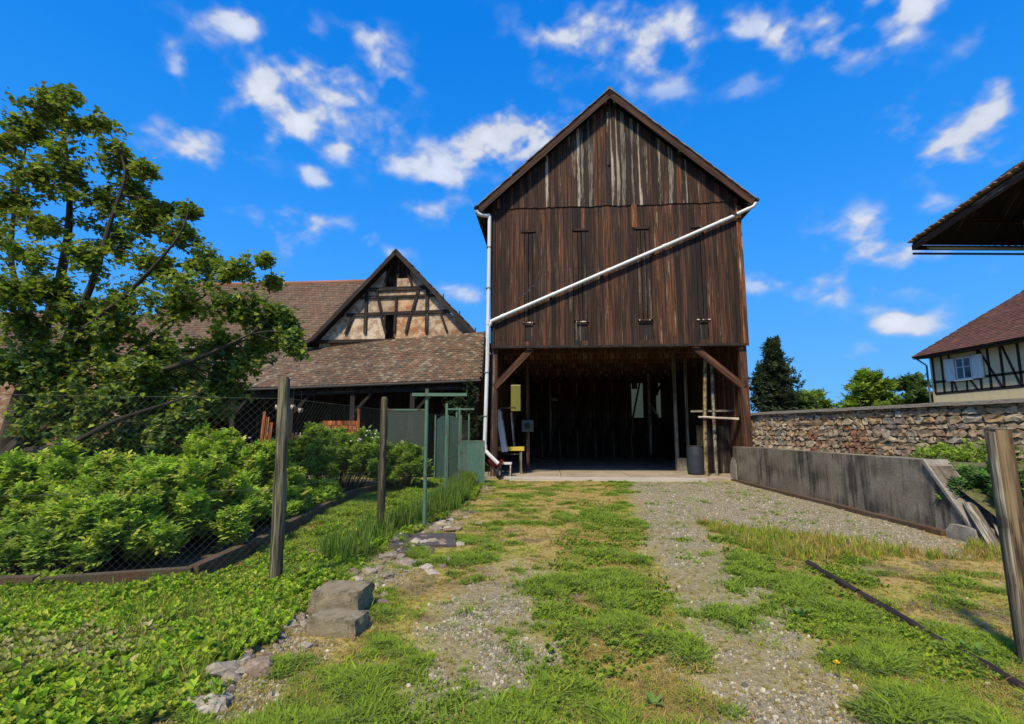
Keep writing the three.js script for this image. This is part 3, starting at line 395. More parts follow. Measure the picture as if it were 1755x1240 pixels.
// ---------------------------------------------------------------- the farmhouse on the left: half-timbered gable wing, long roof, lean-to
const tileBrown = [[0.165, 0.103, 0.060], [0.14, 0.09, 0.054], [0.185, 0.12, 0.072], [0.145, 0.10, 0.062], [0.17, 0.095, 0.052]];
{
  const r = rng(44), r2 = rng(45);
  const wing = thing('half_timbered_wing', 'old half timbered gable wing with dark beams and patched plaster infill', 'house', [-5.06, 0, -22], -0.10);
  const Q = (px, py) => [(px - 684) * 0.02515, 1.5 + (740 - py) * 0.02572];
  const ap = Q(684, 432), bl = Q(540, 581), brr = Q(822, 574), base = bl[1] - 0.12, slope = (ap[1] - bl[1]) / (ap[0] - bl[0]), rk = (s) => Math.min(ap[1] - slope * Math.abs(s)) - 0.22;
  const zr = -8.5;
  part('wall', [box(7.0, base - 0.02, 0.3, 0, base / 2, -0.25), box(0.3, base, 8, -3.4, base / 2, -4.4), box(0.3, base, 8, 3.35, base / 2, -4.4)], M.rubble, wing);
  // gable infill fields between the timbers, each with its own tone, around two dark openings
  const inf = (pts, m) => { const q = part('infill_panel', plate(pts, 0.1, 1.3, 1.3), m, wing); q.position.z = -0.03 - 0.012 * r(); return q; };
  const H1 = Q(0, 540)[1], H2 = Q(0, 496)[1], H3 = Q(0, 510)[1];
  const xs0 = [-3.5, ...[594, 631, 662, 664, 669].map((x) => Q(x, 0)[0])];
  const cut = (x0, x1, y0, y1, k) => { // a field clipped by the rake
    const pts = [], f = (x) => Math.min(y1, rk(x)); if (f(x0) <= y0 + 0.02 && f(x1) <= y0 + 0.02) return;
    const xa = Math.max(x0, -((ap[1] - 0.22 - y0) / slope)), xb = Math.min(x1, (ap[1] - 0.22 - y0) / slope); if (xb - xa < 0.03) return;
    pts.push([xa, y0], [xb, y0]); const N = 6; for (let i = N; i >= 0; i--) { const x = lerp(xa, xb, i / N); const y = f(x); if (y > y0 + 0.004) pts.push([x, y]); }
    inf(pts, infill[k]);
  };
  const b1 = [-3.5, Q(602, 0)[0], Q(629, 0)[0], Q(664, 0)[0]], b2 = [Q(683, 0)[0], Q(706, 0)[0], Q(738, 0)[0], Q(768, 0)[0], 3.5];
  for (let i = 0; i + 1 < b1.length; i++) cut(b1[i], b1[i + 1], base, H1, [0, 1, 1][i]); for (let i = 0; i + 1 < b2.length; i++) cut(b2[i], b2[i + 1], base, H1, [3, 3, 0, 2][i]);
  cut(b1[3], b2[0], Q(0, 567)[1], H1 - 10, 1);
  const b3 = [-3, Q(629, 0)[0], Q(650, 0)[0], Q(683, 0)[0], Q(712, 0)[0], Q(738, 0)[0], 3]; for (let i = 0; i + 1 < b3.length; i++) cut(b3[i], b3[i + 1], H1, H2, [0, 0, 2, 3, 0, 1][i]);
  cut(-2, Q(662, 0)[0], H2, 20, 0); cut(Q(683, 0)[0], Q(709, 0)[0], H2, Q(0, 478)[1], 2); cut(Q(706, 0)[0], 2, H2, 20, 0);
  const beam = (a, b, w = 0.13) => part('timber', bar(V(...a, 0), V(...b, 0), w, 0.1), M.timber, wing);
  const B = (x0, y0, x1, y1, w) => beam(Q(x0, y0), Q(x1, y1), w);
  B(634, 497, 742, 496, 0.16); B(618, 511, 756, 510, 0.10); B(594, 541, 785, 538, 0.14); beam([-3.55, base - 0.02], [3.5, base - 0.02], 0.14);
  B(629, 497, 629, 574, 0.13); B(683, 512, 683, 540, 0.1); B(738, 497, 738, 574, 0.13); B(647, 500, 658, 540, 0.12); B(656, 541, 666, 574, 0.11); B(722, 500, 712, 540, 0.11); B(709, 541, 702, 574, 0.11);
  B(607, 542, 593, 574, 0.1); B(762, 541, 774, 572, 0.1); B(673, 455, 658, 496, 0.1); B(699, 455, 712, 496, 0.1); B(664, 541, 664, 566, 0.08); B(682, 541, 682, 572, 0.08);
  part('loft_opening', [plate([Q(662, 495), Q(683, 495), Q(683, 478), Q(702, 478), Q(697, 452), Q(684, 440), Q(675, 450)], 0.05).translate(0, 0, -0.35)], M.inner, wing); part('opening_post', bar(V(...Q(683, 495), -0.1), V(...Q(684, 445), -0.1), 0.09, 0.08), M.timber, wing); part('loft_backing', plate([[-3.2, base], [3.2, base], [0.0, ap[1] - 0.35]], 0.04).translate(0, 0, -0.5), M.inner, wing);
  for (const e of [-1, 1]) {
    const w = e < 0 ? -bl[0] : brr[0] + 0.02, y = ap[1] - slope * w, A = V(0, ap[1], 0.35), C = V(e * w, y, 0.35), n = V(e * slope, 1, 0).normalize();
    const flare = V(e * (w + 0.5), y - 0.28, 0.35);
    const q = (p, z) => V(p.x, p.y, z);
    part('roof', e < 0 ? [slabQuad(q(C, 0.35), q(A, 0.35), q(A, zr), q(C, zr), 0.1), slabQuad(q(flare, 0.35), q(C, 0.35), q(C, zr), q(flare, zr), 0.1)] : [slabQuad(q(A, 0.35), q(C, 0.35), q(C, zr), q(A, zr), 0.1), slabQuad(q(C, 0.35), q(flare, 0.35), q(flare, zr), q(C, zr), 0.1)], M.dark, wing);
    part('bargeboard', bar(A.clone().addScaledVector(n, -0.07).setZ(0.37), C.clone().addScaledVector(n, -0.07).setZ(0.37), 0.17, 0.04), wood(T_dark, 1.2), wing); part('bargeboard', bar(C.clone().addScaledVector(n, -0.07).setZ(0.37), flare.clone().addScaledVector(n, -0.07).setZ(0.37), 0.15, 0.04), wood(T_dark, 1.2), wing);
    tileRoof(wing, e < 0 ? q(C, zr) : q(C, 0.3), e < 0 ? q(C, 0.3) : q(C, zr), e < 0 ? q(A, zr) : q(A, 0.3), e < 0 ? q(A, 0.3) : q(A, zr), 0.19, 0.2, tileBrown, 50 + e);
    for (let k = 0; k < 5; k++) { const p = A.clone().lerp(C, (k + 0.6) / 5.2); if (e > 0 && k > 1) part('snow_hook', box(0.05, 0.24, 0.05, p.x, p.y + 0.16, -0.4 - k * 0.5), M.iron, wing); }
  }
  // the long main roof behind
  const main = thing('farmhouse', 'long stone farmhouse with wide brown tiled roof behind the tree', 'house');
  const EL = V(-19.4, 5.5, -24.6), ER = V(-6.6, 5.75, -24.2), TL = V(-19.0, 10.0, -29.4), TR = V(-6.2, 10.17, -28.9);
  part('roof_deck', slabQuad(EL, ER, TR, TL, 0.12), M.dark, main); part('rear_roof', slabQuad(TL, TR, V(-6.2, 5.6, -33.5), V(-19, 5.5, -34), 0.12), M.dark, main);
  tileRoof(main, EL, ER, TL, TR, 0.19, 0.22, tileBrown, 61);
  part('ridge_tile', tube([TL.clone().add(V(0, 0.06, 0)), TL.clone().lerp(TR, 0.5).add(V(0, 0.02, 0)), TR.clone().add(V(0, 0.06, 0))], 0.13, 8, 6), std({ map: stoneTex, color: col(0.62, 0.27, 0.15) }), main);
  part('front_wall', [box(12.6, 5.4, 0.4, -12.9, 2.7, -25.2)], M.rubble, main); part('end_wall', [plate([[-4.2, 0], [4.2, 0], [4.2, 5.3], [0, 9.7], [-4.2, 5.3]], 0.3).rotateY(-Math.PI / 2).translate(-18.9, 0, -29.3)], M.rubble, main);
  part('fascia', bar(EL.clone().add(V(0, -0.1, 0.02)), ER.clone().add(V(0, -0.1, 0.02)), 0.16, 0.05), M.dark, main); part('gutter', tube([EL.clone().add(V(0, -0.08, 0.12)), ER.clone().add(V(0, -0.08, 0.12))], 0.07, 8, 4), M.zinc, main);
  for (const x of [-10.6, -13.4, -16.6]) { const w = part('window', box(0.9, 1.2, 0.06, x, 3.9, -24.98), M.timber, main); for (const dx of [-0.19, 0.19]) part('pane', box(0.33, 1.0, 0.03, x + dx, 3.9, -24.945), M.pane, w); }
  const low = thing('low_outbuilding', 'low red roofed outbuilding at the far left behind the tree', 'outbuilding');
  const a = V(-31, 5.0, -22.4), b = V(-17.2, 5.0, -23.6), c2 = V(-17.6, 7.5, -26.4), d2 = V(-31, 7.6, -25.6);
  part('roof_deck', [slabQuad(a, b, c2, d2, 0.12), slabQuad(d2, c2, V(-17.6, 5, -29), V(-31, 5, -28.5), 0.12)], M.dark, low); tileRoof(low, a, b, d2, c2, 0.2, 0.24, [[0.17, 0.09, 0.055], [0.14, 0.08, 0.055], [0.18, 0.11, 0.07]], 66);
  part('front_wall', [bar(V(-31, 2.45, -22.9), V(-17.3, 2.45, -24.0), 4.9, 0.3)], M.rubble, low); part('end_wall', bar(V(-17.4, 2.4, -24.1), V(-17.6, 2.4, -28.6), 4.8, 0.25), M.rubble, low);
  // the lean-to
  const lt = thing('lean_to_shed', 'open lean-to shed with mossy brown tiled roof before the half timbered gable', 'shed');
  const e0 = V(-13.2, 3.08, -20.1), e1 = V(-1.10, 3.36, -18.2), t0 = V(-13.2, 5.05, -23.6), t1 = V(-1.16, 5.63, -21.15);
  part('roof_deck', Array.from({ length: 16 }, (_, k) => { const f = (a, b, q) => a.clone().lerp(b, q).add(V(0, -0.07, 0)); return slabQuad(f(e0, e1, k / 16), f(e0, e1, (k + 1) / 16), f(t0, t1, (k + 1) / 16), f(t0, t1, k / 16), 0.04); }), M.dark, lt); tileRoof(lt, e0, e1, t0, t1, 0.18, 0.17, [...tileBrown, [0.23, 0.185, 0.125], [0.10, 0.078, 0.055]], 62);
  part('verge_board', bar(e1.clone().add(V(0.03, -0.03, 0)), t1.clone().add(V(0.03, -0.03, 0)), 0.04, 0.2, V(0, 1, 0)), M.dark, lt); part('eave_beam', bar(e0.clone().add(V(0, -0.22, -0.25)), e1.clone().add(V(0, -0.22, -0.25)), 0.2, 0.18), M.dark, lt);
  part('gutter', tube([e0.clone().add(V(0, -0.05, 0.06)), e1.clone().add(V(0, -0.05, 0.06))], 0.05, 7, 4), std({ color: col(0.05, 0.045, 0.04), roughness: 0.8 }), lt);
  for (let k = 0; k < 22; k++) { const p = e0.clone().lerp(e1, (k + 0.5) / 22), q = t0.clone().lerp(t1, (k + 0.5) / 22); part('rafter', bar(p.add(V(0, -0.17, -0.05)), q.add(V(0, -0.17, 0)), 0.09, 0.11, V(0, 1, 0)), M.dark, lt); }
  for (const k of [0.2, 0.4, 0.6, 0.79, 0.985]) { const p = e0.clone().lerp(e1, k); part('post', box(0.17, p.y - 0.3, 0.17, p.x, (p.y - 0.3) / 2, p.z - 0.25), M.dark, lt); if (k < 0.9) part('brace', bar(V(p.x + 0.05, 2.2, p.z - 0.25), V(p.x + 0.75, 2.95, p.z - 0.13), 0.1, 0.09), M.dark, lt); }
  for (let k = 0; k < 46; k++) { const x = -13 + k * 0.255, z = lerp(-23.2, -21.2, k / 46); part('back_board', box(0.24, 4.6, 0.03, x, 2.3, z - 0.02 * r2()), boardsDark[k % 3], lt); }
  part('end_wall', bar(V(-1.25, 1.9, -18.9), V(-1.3, 1.9, -21.1), 3.6, 0.06), M.inner, lt); part('end_wall', bar(V(-13.1, 1.6, -20.2), V(-13.1, 1.6, -23.4), 3.2, 0.06), M.inner, lt);
  // what stands under it
  const cr = thing('wooden_cart', 'orange wooden box cart under the lean-to behind the round bush', 'cart', [-6.15, 0, -19.0], 0.06);
  for (let k = 0; k < 4; k++) part('side_plank', box(1.3, 0.15, 0.04, 0, 1.33 + k * 0.165, 0.5), M.orange, cr);
  for (const x of [-0.62, 0.62]) { part('end_plank', box(0.05, 0.62, 0.9, x, 1.55, 0.02), M.orange, cr); part('wheel', new THREE.TorusGeometry(0.42, 0.05, 8, 24).translate(x * 0.9, 0.46, 0.58), M.timber, cr); }
  part('upright', box(0.09, 0.95, 0.09, 0.64, 1.85, 0.56), M.orange, cr); part('axle', box(1.3, 0.1, 0.1, 0, 0.46, 0.45), M.dark, cr); part('bed', box(1.3, 0.06, 0.95, 0, 1.2, 0.02), M.dark, cr); for (const x of [-0.5, 0.5]) part('leg', box(0.09, 1.15, 0.09, x, 0.6, 0.0), M.dark, cr);
  const wp = thing('standing_planks', 'three orange planks standing upright under the lean-to left of the fence post', 'planks', [-9.15, 0, -18.9]); for (let k = 0; k < 3; k++) part('plank', bar(V(k * 0.14, 0, 0), V(k * 0.14 + 0.03, 2.25 - 0.2 * k, -0.12), 0.11, 0.04), M.orange, wp);
  const pf = thing('picket_gate', 'low grey picket gate under the lean-to right of the tall fence post', 'gate', [-7.35, 0, -18.3], 0.08); for (let k = 0; k < 9; k++) part('picket', box(0.07, 1.25 + 0.05 * r2(), 0.03, -0.5 + k * 0.125, 0.85, 0), boardsGrey[2 + k % 2], pf); for (const y of [0.5, 1.35]) part('rail', box(1.15, 0.08, 0.04, 0, y, -0.04), M.pale, pf);
  const mr = thing('rail_rack', 'rack of two pale horizontal rails under the left end of the lean-to', 'rack', [-10.1, 0, -18.9]); for (const y of [1.30, 1.02]) part('rail', box(1.25, 0.04, 0.05, 0, y, 0), M.pale, mr); for (const x of [-0.6, 0.6]) part('upright', box(0.06, 1.35, 0.06, x, 0.68, -0.06), M.dark, mr);
  const jar = thing('hanging_pots', 'pale pots hanging on a beam under the lean-to', 'pots', [-8.1, 0, -18.7]); for (let k = 0; k < 4; k++) { const q = part('pot', new THREE.LatheGeometry([[0, 0], [0.07, 0.01], [0.1, 0.1], [0.08, 0.17], [0.09, 0.19]].map((w) => new THREE.Vector2(...w)), 12).translate(k * 0.28 - 0.4, 2.3 - 0.12 * (k % 2), 0), M.pale, jar); part('string', box(0.008, 0.7, 0.008, k * 0.28 - 0.4, 2.75 - 0.1 * (k % 2), 0), M.iron, q); }
}

// ---------------------------------------------------------------- right side: stone wall, concrete ramp wall, raised bank
{
  const r = rng(55);
  const A = V(7.5, 0, -16.3), Bn = V(9.3, 0, -8.4), d = Bn.clone().sub(A).setY(0), L = d.length(), yaw = Math.atan2(-d.z, d.x);
  const wall = thing('stone_wall', 'long rubble stone wall with grey coping right of the barn', 'wall', [A.x, 0, A.z], yaw);   // local x runs from the barn towards the camera, local -z faces the yard
  const TOP = 2.02;
  part('core', box(L, TOP - 0.02, 0.34, L / 2, TOP / 2, -0.2, 1, 1), M.mortar, wall);
  const stone = (w, h, dd, seed) => { const g = new THREE.BoxGeometry(w, h, dd, 3, 2, 1), p = g.attributes.position, q = rng(seed); const dx = {}, k = (v) => Math.round(v * 1000); for (let i = 0; i < p.count; i++) { const key = k(p.getX(i)) + ',' + k(p.getY(i)) + ',' + k(p.getZ(i)); const o = (dx[key] ??= [(q() - 0.5) * 0.06, (q() - 0.5) * 0.048, (q() - 0.5) * 0.05]); const corner = Math.abs(p.getX(i)) > w * 0.4 && Math.abs(p.getY(i)) > h * 0.4; p.setXYZ(i, p.getX(i) * (corner ? 0.9 : 1) + o[0], p.getY(i) * (corner ? 0.84 : 1) + o[1], p.getZ(i) + o[2]); } return uvMetres(g, 0.5, 0.5, q(), q()); };
  let n = 0, y = 0.86; const rest = [];
  while (y < TOP - 0.03) {
    const h = Math.min(0.085 + 0.085 * r(), TOP - y); let x = -0.02;
    while (x < L) {
      const brick = x > 2.1 && x < 4.4 && fbm(x * 1.6 + 3, y * 2.2, 99, 99, 7, 2) > 0.60, w = brick ? 0.2 + 0.06 * r() : 0.14 + 0.3 * r() * r() + 0.06 * r(), hh = h * (0.82 + 0.16 * r());
      const g = stone(Math.min(w, L - x + 0.04) - 0.016, hh - 0.004, 0.2, 900 + n * 7).translate(x + w / 2, y + h / 2 + 0.012 * (r() - 0.5), -0.075 + 0.03 * (r() - 0.5)); n++;
      const pickBase = Math.floor(r() * wallStones.length), mt = brick ? brickMats[n % 3] : wallStones[x < 1.6 && r() < 0.6 ? [0, 2, 4][n % 3] : pickBase];
      if (n <= 290 || 0) part(brick ? 'brick' : 'stone', g, mt, wall); else rest.push(g);
      x += w;
    }
    y += h;
  }
  if (rest.length) part('stones', rest, wallStones[1], wall).userData.kind = 'stuff';
  for (let x = 0; x < L - 0.1; x += 0.62) { const w = Math.min(0.62, L - x); part('coping_stone', roundBlock(w - 0.01, 0.075, 0.56, 0.03, 0.01, Math.floor(x * 50)).translate(x + w / 2, TOP + 0.035 + 0.008 * r(), -0.17), M.coping, wall); }
  // concrete wall along the yard, with sloping near end
  const c0 = V(6.76, 0, -15.95), c1 = V(6.23, 0, -7.22), cd = c1.clone().sub(c0), CL = cd.length(), cw = thing('concrete_wall', 'low stained concrete wall with sloping near end along the gravel', 'wall', [c0.x, 0, c0.z], Math.atan2(-cd.z, cd.x));
  const seams = [0, 2.05, 5.35, CL];                                                          // three cast lengths
  for (let k = 0; k < 3; k++) { const a = seams[k] + (k ? 0.008 : 0), b = seams[k + 1] - (k < 2 ? 0.008 : 0), top = (x) => 1.06 - 0.02 * Math.sin(x * 2); const pts = k < 2 ? [[a, -0.1], [b, -0.1], [b, top(b)], [a, top(a)]] : [[a, -0.1], [b + 0.1, -0.1], [b + 0.06, 0.18], [b - 0.62, 1.0], [b - 0.75, top(b)], [a, top(a)]]; const g = plate(pts, 0.3, 2.2, 1.7); g.translate(0, 0, -0.004 * k); part('cast_length', g, [M.concrete, std({ map: M.concrete.map, bumpMap: grain, bumpScale: 0.006, color: col(0.92, 0.9, 0.88) }), M.concrete][k], cw); }
  part('sloping_cap', bar(V(CL - 0.74, 1.075, -0.15), V(CL + 0.07, 0.17, -0.15), 0.05, 0.36, V(0, 0, 1)), M.coping, cw); part('foot', box(CL - 0.4, 0.16, 0.12, CL / 2 - 0.2, 0.02, 0.05, 2, 2), M.kerb, cw);
  part('wall_end_stone', roundBlock(0.5, 0.26, 0.45, 0.25, 0.06, 91).translate(CL - 0.02, 0.1, -0.1), M.coping, cw);
  const boardL = thing('weathered_plank', 'weathered plank leaning at the sloping end of the concrete wall', 'plank'); part('plank', bar(V(6.35, 0.52, -7.35), V(6.02, 0.03, -6.62), 0.035, 0.13, V(1, 0.3, 0)), M.post, boardL); part('batten', bar(V(6.52, 0.40, -7.22), V(6.16, 0.02, -6.62), 0.03, 0.06, V(1, 0.3, 0)), M.post, boardL);
  // raised ground between the two walls
  const g = new THREE.PlaneGeometry(1, 1, 20, 60), p = g.attributes.position;
  for (let i = 0; i < p.count; i++) { const u = p.getX(i) + 0.5, v = p.getY(i) + 0.5, z = lerp(-16.2, -5.2, v), xl = lerp(6.95, 6.35, clamp((z + 16) / 8.5)), xr = 9.9 + (z + 16) * 0.2, h = 0.93 * sst(-6.0, -8.3, z) + 0.02 + 0.06 * vn(u * 9, v * 30); p.setXYZ(i, lerp(xl, xr, u), h, z); }
  g.computeVertexNormals(); structure('raised_bank', uvMetres(g, 4, 4), scene.getObjectByName('ground').material);
}
// building at the right edge: only the far left corner of its hipped roof reaches into the picture
{
  const b = thing('hipped_building', 'hipped roof corner of a nearby building jutting in at the upper right', 'building');
  const C0 = V(10.55, 6.42, -13), C1 = V(18.5, 6.42, -13.1), N0 = V(8.7, 6.42, -5.2), N1 = V(18.5, 6.42, -4.6), RA = V(14.2, 9.6, -9.9), RB = V(13.9, 9.6, -8);
  part('roof_deck', [slabQuad(C0, N0, RB, RA, 0.08), slabQuad(C1, C0, RA, RA.clone().add(V(0.01, 0, 0)), 0.08), slabQuad(N1, C1, RA, RB, 0.08), slabQuad(N0, N1, RB, RB.clone().add(V(0.01, 0, 0)), 0.08)], M.dark, b);
  const pal = [[0.26, 0.15, 0.09], [0.19, 0.12, 0.085], [0.30, 0.19, 0.13], [0.22, 0.18, 0.11]];
  tileRoof(b, C0, N0, RA, RB, 0.18, 0.17, pal, 71, 0.04); tileRoof(b, C1, C0, RA.clone().add(V(0.02, 0, 0)), RA, 0.18, 0.17, pal, 72, 0.04);
  const dn = (v, y) => v.clone().add(V(0, y, 0));
  part('fascia', bar(dn(C0, -0.11), dn(N0, -0.11), 0.14, 0.04), wood(T_brown, 1.1), b); part('fascia', bar(dn(C0, -0.11), dn(C1, -0.11), 0.12, 0.04), M.dark, b);
  for (let k = 0; k < 40; k++) { const p = C0.clone().lerp(N0, (k + 0.5) / 40); const q = new THREE.BoxGeometry(0.17, 0.028, 0.2); q.rotateX(0); q.rotateY(1.35); q.translate(p.x - 0.02, p.y + 0.03 + 0.012 * (k % 3), p.z); part('eave_tile', uvMetres(q, 1, 1), rockMats[3], b); }
  part('gutter', tube([dn(C0, -0.14).add(V(0.35, 0, 0.07)), dn(C1, -0.14).add(V(0, 0, 0.07))], 0.04, 8, 4), M.pipe, b); part('bracket_rail', tube([dn(C0, -0.27).add(V(0.0, 0, 0)), dn(C1, -0.27).add(V(0, 0, 0))], 0.03, 7, 3), M.zinc, b);
  for (let k = 0; k < 14; k++) { const p = C0.clone().lerp(N0, (k + 0.5) / 14); part('rafter', bar(p.clone().add(V(0.02, -0.12, 0)), p.clone().lerp(RA.clone().lerp(RB, k / 14), 0.6).add(V(0, -0.14, 0)), 0.08, 0.11, V(0, 1, 0)), M.dark, b); }
  part('red_batten', bar(V(11.6, 6.75, -12.3), V(18, 6.75, -12.4), 0.1, 0.05), wood(T_red, 0.9), b);
  part('wall', [box(6, 6.5, 0.2, 15.2, 3.25, -11.6), box(0.2, 6.5, 6.0, 12.3, 3.25, -8.5), box(6, 6.5, 0.2, 15.2, 3.25, -5.6)], M.rubble, b);
}
// half-timbered house far right
{
  const h = thing('cream_house', 'cream half timbered house with red hipped roof beyond the stone wall', 'house', [24.6, 0, -29.8]);   // wall in the plane x = 0 facing left, running to +z
  const cream = std({ map: infillTex, color: col(1, 1, 1) }); cream.map = tex(256, 256, (u, v) => { const n = fbm(u * 7, v * 7, 7, 7, 91, 4); return mixc([0.74, 0.64, 0.38], [0.66, 0.55, 0.30], n); });
  const S0 = 3.7, S1 = 5.95, LZ = 9;
  part('wall', [box(6, S1, 0.2, 3, S1 / 2, -0.1), box(6, S1, 0.2, 3, S1 / 2, LZ + 0.1)], cream, h); part('ground_storey', box(0.24, S0 - 0.02, LZ, 0.12, S0 / 2, LZ / 2), cream, h);
  const zs = [0, 0.62, 1.15, 2.95, 3.5, 4.2, 5.1, 6.2, 7.2, 8.1, LZ];
  for (let k = 0; k + 1 < zs.length; k++) for (let q = 0; q < 2; q++) { if (k === 2 && q === 1) continue; const a = zs[k] + 0.06, b = zs[k + 1] - 0.06, y0 = S0 + 0.06 + q * 0.68, y1 = q ? S1 - 0.1 : S0 + 0.62; part('infill_panel', box(0.16, y1 - y0, b - a, 0.105, (y0 + y1) / 2, (a + b) / 2), cream, h); }
  part('infill_panel', box(0.16, 0.4, 1.7, 0.105, S1 - 0.2, 2.05), cream, h);
  const tb = (y0, z0, y1, z1, w = 0.13) => part('timber', bar(V(0.04, y0, z0), V(0.04, y1, z1), w, 0.1, V(1, 0, 0)), M.timber, h);
  tb(S0, 0, S0, LZ, 0.16); tb(S0 + 0.66, 0, S0 + 0.66, 1.2, 0.1); tb(S0 + 0.66, 2.95, S0 + 0.66, LZ, 0.1); tb(S0 + 0.6, 1.2, S0 + 0.6, 2.95, 0.1); tb(S1 - 0.04, 0, S1 - 0.04, LZ, 0.16); for (const z of zs) tb(S0, z, S1, z, 0.12);
  tb(S0, 1.45, S0 + 0.6, 1.3, 0.09); tb(S0, 2.1, S0 + 0.6, 2.1, 0.09); tb(S0, 2.75, S0 + 0.6, 2.3, 0.09); tb(S0, 4.1, S1 - 0.1, 3.0, 0.1); tb(S0 + 0.1, 5.0, S1 - 0.1, 4.3, 0.1);
  const w = part('window', box(0.06, 1.22, 1.0, 0.0, S0 + 1.24, 2.05), M.white, h); for (const z of [1.82, 2.28]) part('pane', box(0.03, 1.04, 0.36, -0.022, S0 + 1.24, z), M.pane, w); for (const z of [1.82, 2.28]) part('glazing_bar', box(0.02, 0.04, 0.36, -0.04, S0 + 1.32, z), M.white, w);
  for (const z of [1.18, 2.92]) part('shutter', box(0.05, 1.25, 0.62, -0.035, S0 + 1.24, z), M.pipe, h);
  part('window_sill', box(0.16, 0.06, 1.1, -0.06, S0 + 0.6, 2.05), M.white, h); part('gutter', tube([V(-0.62, S1 - 0.05, -0.6), V(-0.62, S1 - 0.05, LZ + 0.5)], 0.07, 8, 4), M.timber, h); part('downpipe', tube([V(-0.6, S1 - 0.1, -0.45), V(-0.12, S1 - 0.4, -0.3), V(-0.12, 0, -0.3)], 0.05, 8, 4), M.zinc, h);
  const e = [V(-0.65, S1 - 0.02, -0.65), V(-0.65, S1 - 0.02, LZ + 0.6), V(6.6, S1 - 0.02, LZ + 0.6), V(6.6, S1 - 0.02, -0.65)], r1 = V(3, 9.05, 3.0), r2 = V(3, 9.05, LZ - 2.5);
  part('roof_deck', [slabQuad(e[0], e[1], r2, r1, 0.1), slabQuad(e[3], e[0], r1, r1.clone().add(V(0.01, 0, 0)), 0.1), slabQuad(e[2], e[3], r1, r2, 0.1), slabQuad(e[1], e[2], r2, r2.clone().add(V(0.01, 0, 0)), 0.1)], M.dark, h);
  const rd = [[0.14, 0.052, 0.030], [0.115, 0.048, 0.03], [0.16, 0.06, 0.036], [0.10, 0.05, 0.032]];
  tileRoof(h, e[0], e[1], r1, r2, 0.2, 0.2, rd, 81); tileRoof(h, e[3], e[0], r1.clone().add(V(0.02, 0, 0)), r1.clone().add(V(-0.02, 0, 0)), 0.2, 0.2, rd, 82);
  part('soffit', slabQuad(e[0].clone().add(V(0.02, -0.12, 0.02)), e[1].clone().add(V(0.02, -0.12, 0)), V(0.2, S1 - 0.13, LZ), V(0.2, S1 - 0.13, 0), 0.03), M.timber, h);
  part('dormer', [box(1.3, 1.1, 1.2, 1.6, 7.5, 5.6)], M.timber, h);
}

{
  const b = thing('rear_house', 'cream plastered house wall glimpsed through the yellow ribbed panels behind the barn', 'house', [-1.2, 0, -38]);
  part('wall', box(6, 6, 0.3, 0, 3, 0, 2, 2), std({ color: col(0.74, 0.66, 0.46), bumpMap: grain, bumpScale: 0.01 }), b);
  part('roof', [slabQuad(V(-3.3, 5.9, 0.5), V(3.3, 5.9, 0.5), V(3.3, 8.6, -3), V(-3.3, 8.6, -3), 0.12), slabQuad(V(-3.3, 8.6, -3), V(3.3, 8.6, -3), V(3.3, 5.9, -6.5), V(-3.3, 5.9, -6.5), 0.12)], std({ color: col(0.16, 0.08, 0.05) }), b);
  part('rear_wall', [box(6, 6, 0.3, 0, 3, -6), box(0.3, 6, 5.7, -2.85, 3, -3), box(0.3, 6, 5.7, 2.85, 3, -3)], M.rubble, b);
}
// ---------------------------------------------------------------- vegetation
const leafMat = (o = {}) => new THREE.MeshPhysicalMaterial({ roughness: 1, transmission: 0.42, thickness: 0, side: THREE.DoubleSide, color: col(1, 1, 1), specularIntensity: 0.5, ...o });
const LM = leafMat();
function fanLeaf(outline, fold = 0.12) {                         // leaf blade in xy, stalk at the origin, folded along the middle
  const pos = [], n = outline.length; for (let i = 0; i + 1 < n; i++) { const [ax, ay] = outline[i], [bx, by] = outline[i + 1]; for (const s of [1, -1]) { const A = [s * ax, ay, fold * Math.abs(ax)], B = [s * bx, by, fold * Math.abs(bx)], C = [0, (outline[0][1] + outline[n - 1][1]) * 0.5, 0]; pos.push(...C, ...(s > 0 ? A : B), ...(s > 0 ? B : A)); } }
  const g = new THREE.BufferGeometry(); g.setAttribute('position', new THREE.Float32BufferAttribute(pos, 3)); g.computeVertexNormals(); return g;
}
const mapleLeaf = fanLeaf([[0, 0.08], [0.30, 0.02], [0.26, 0.22], [0.5, 0.36], [0.30, 0.46], [0.22, 0.70], [0.14, 0.66], [0, 1]], 0.25);
const ovalLeaf = fanLeaf([[0, 0], [0.24, 0.25], [0.26, 0.5], [0.12, 0.85], [0, 1]], 0.35);
const sprig = (() => { const gs = []; const r = rng(3); for (let i = 0; i < 7; i++) { const g = ovalLeaf.clone(); g.scale(0.5, 0.5, 0.5); g.rotateX(-0.5 + 0.5 * r()); g.rotateZ(i === 6 ? 0 : (i % 2 ? 1 : -1) * 1.0); g.translate(0, Math.floor(i / 2) * 0.22, 0.03 * (i % 3)); gs.push(g); } return mergeGeometries(gs); })();   // a leaflet twig
const q4 = new THREE.Quaternion(), e4 = new THREE.Euler();
function scatter(name, geo, mat, items, parent, label) {          // items: [x, y, z, scale, rx, ry, rz, [r,g,b]]
  const m = new THREE.InstancedMesh(geo, mat, items.length), M4 = new THREE.Matrix4(), C = new THREE.Color(), P = new THREE.Vector3(), S = new THREE.Vector3();
  items.forEach((t, i) => { q4.setFromEuler(e4.set(t[4], t[5], t[6], 'YXZ')); M4.compose(P.set(t[0], t[1], t[2]), q4, S.set(t[3], t[8] ?? t[3], t[3])); m.setMatrixAt(i, M4); m.setColorAt(i, C.setRGB(...t[7])); });
  m.name = numbered(name); m.userData.kind = 'stuff'; if (label) m.userData.label = label; parent.add(m); return m;
}
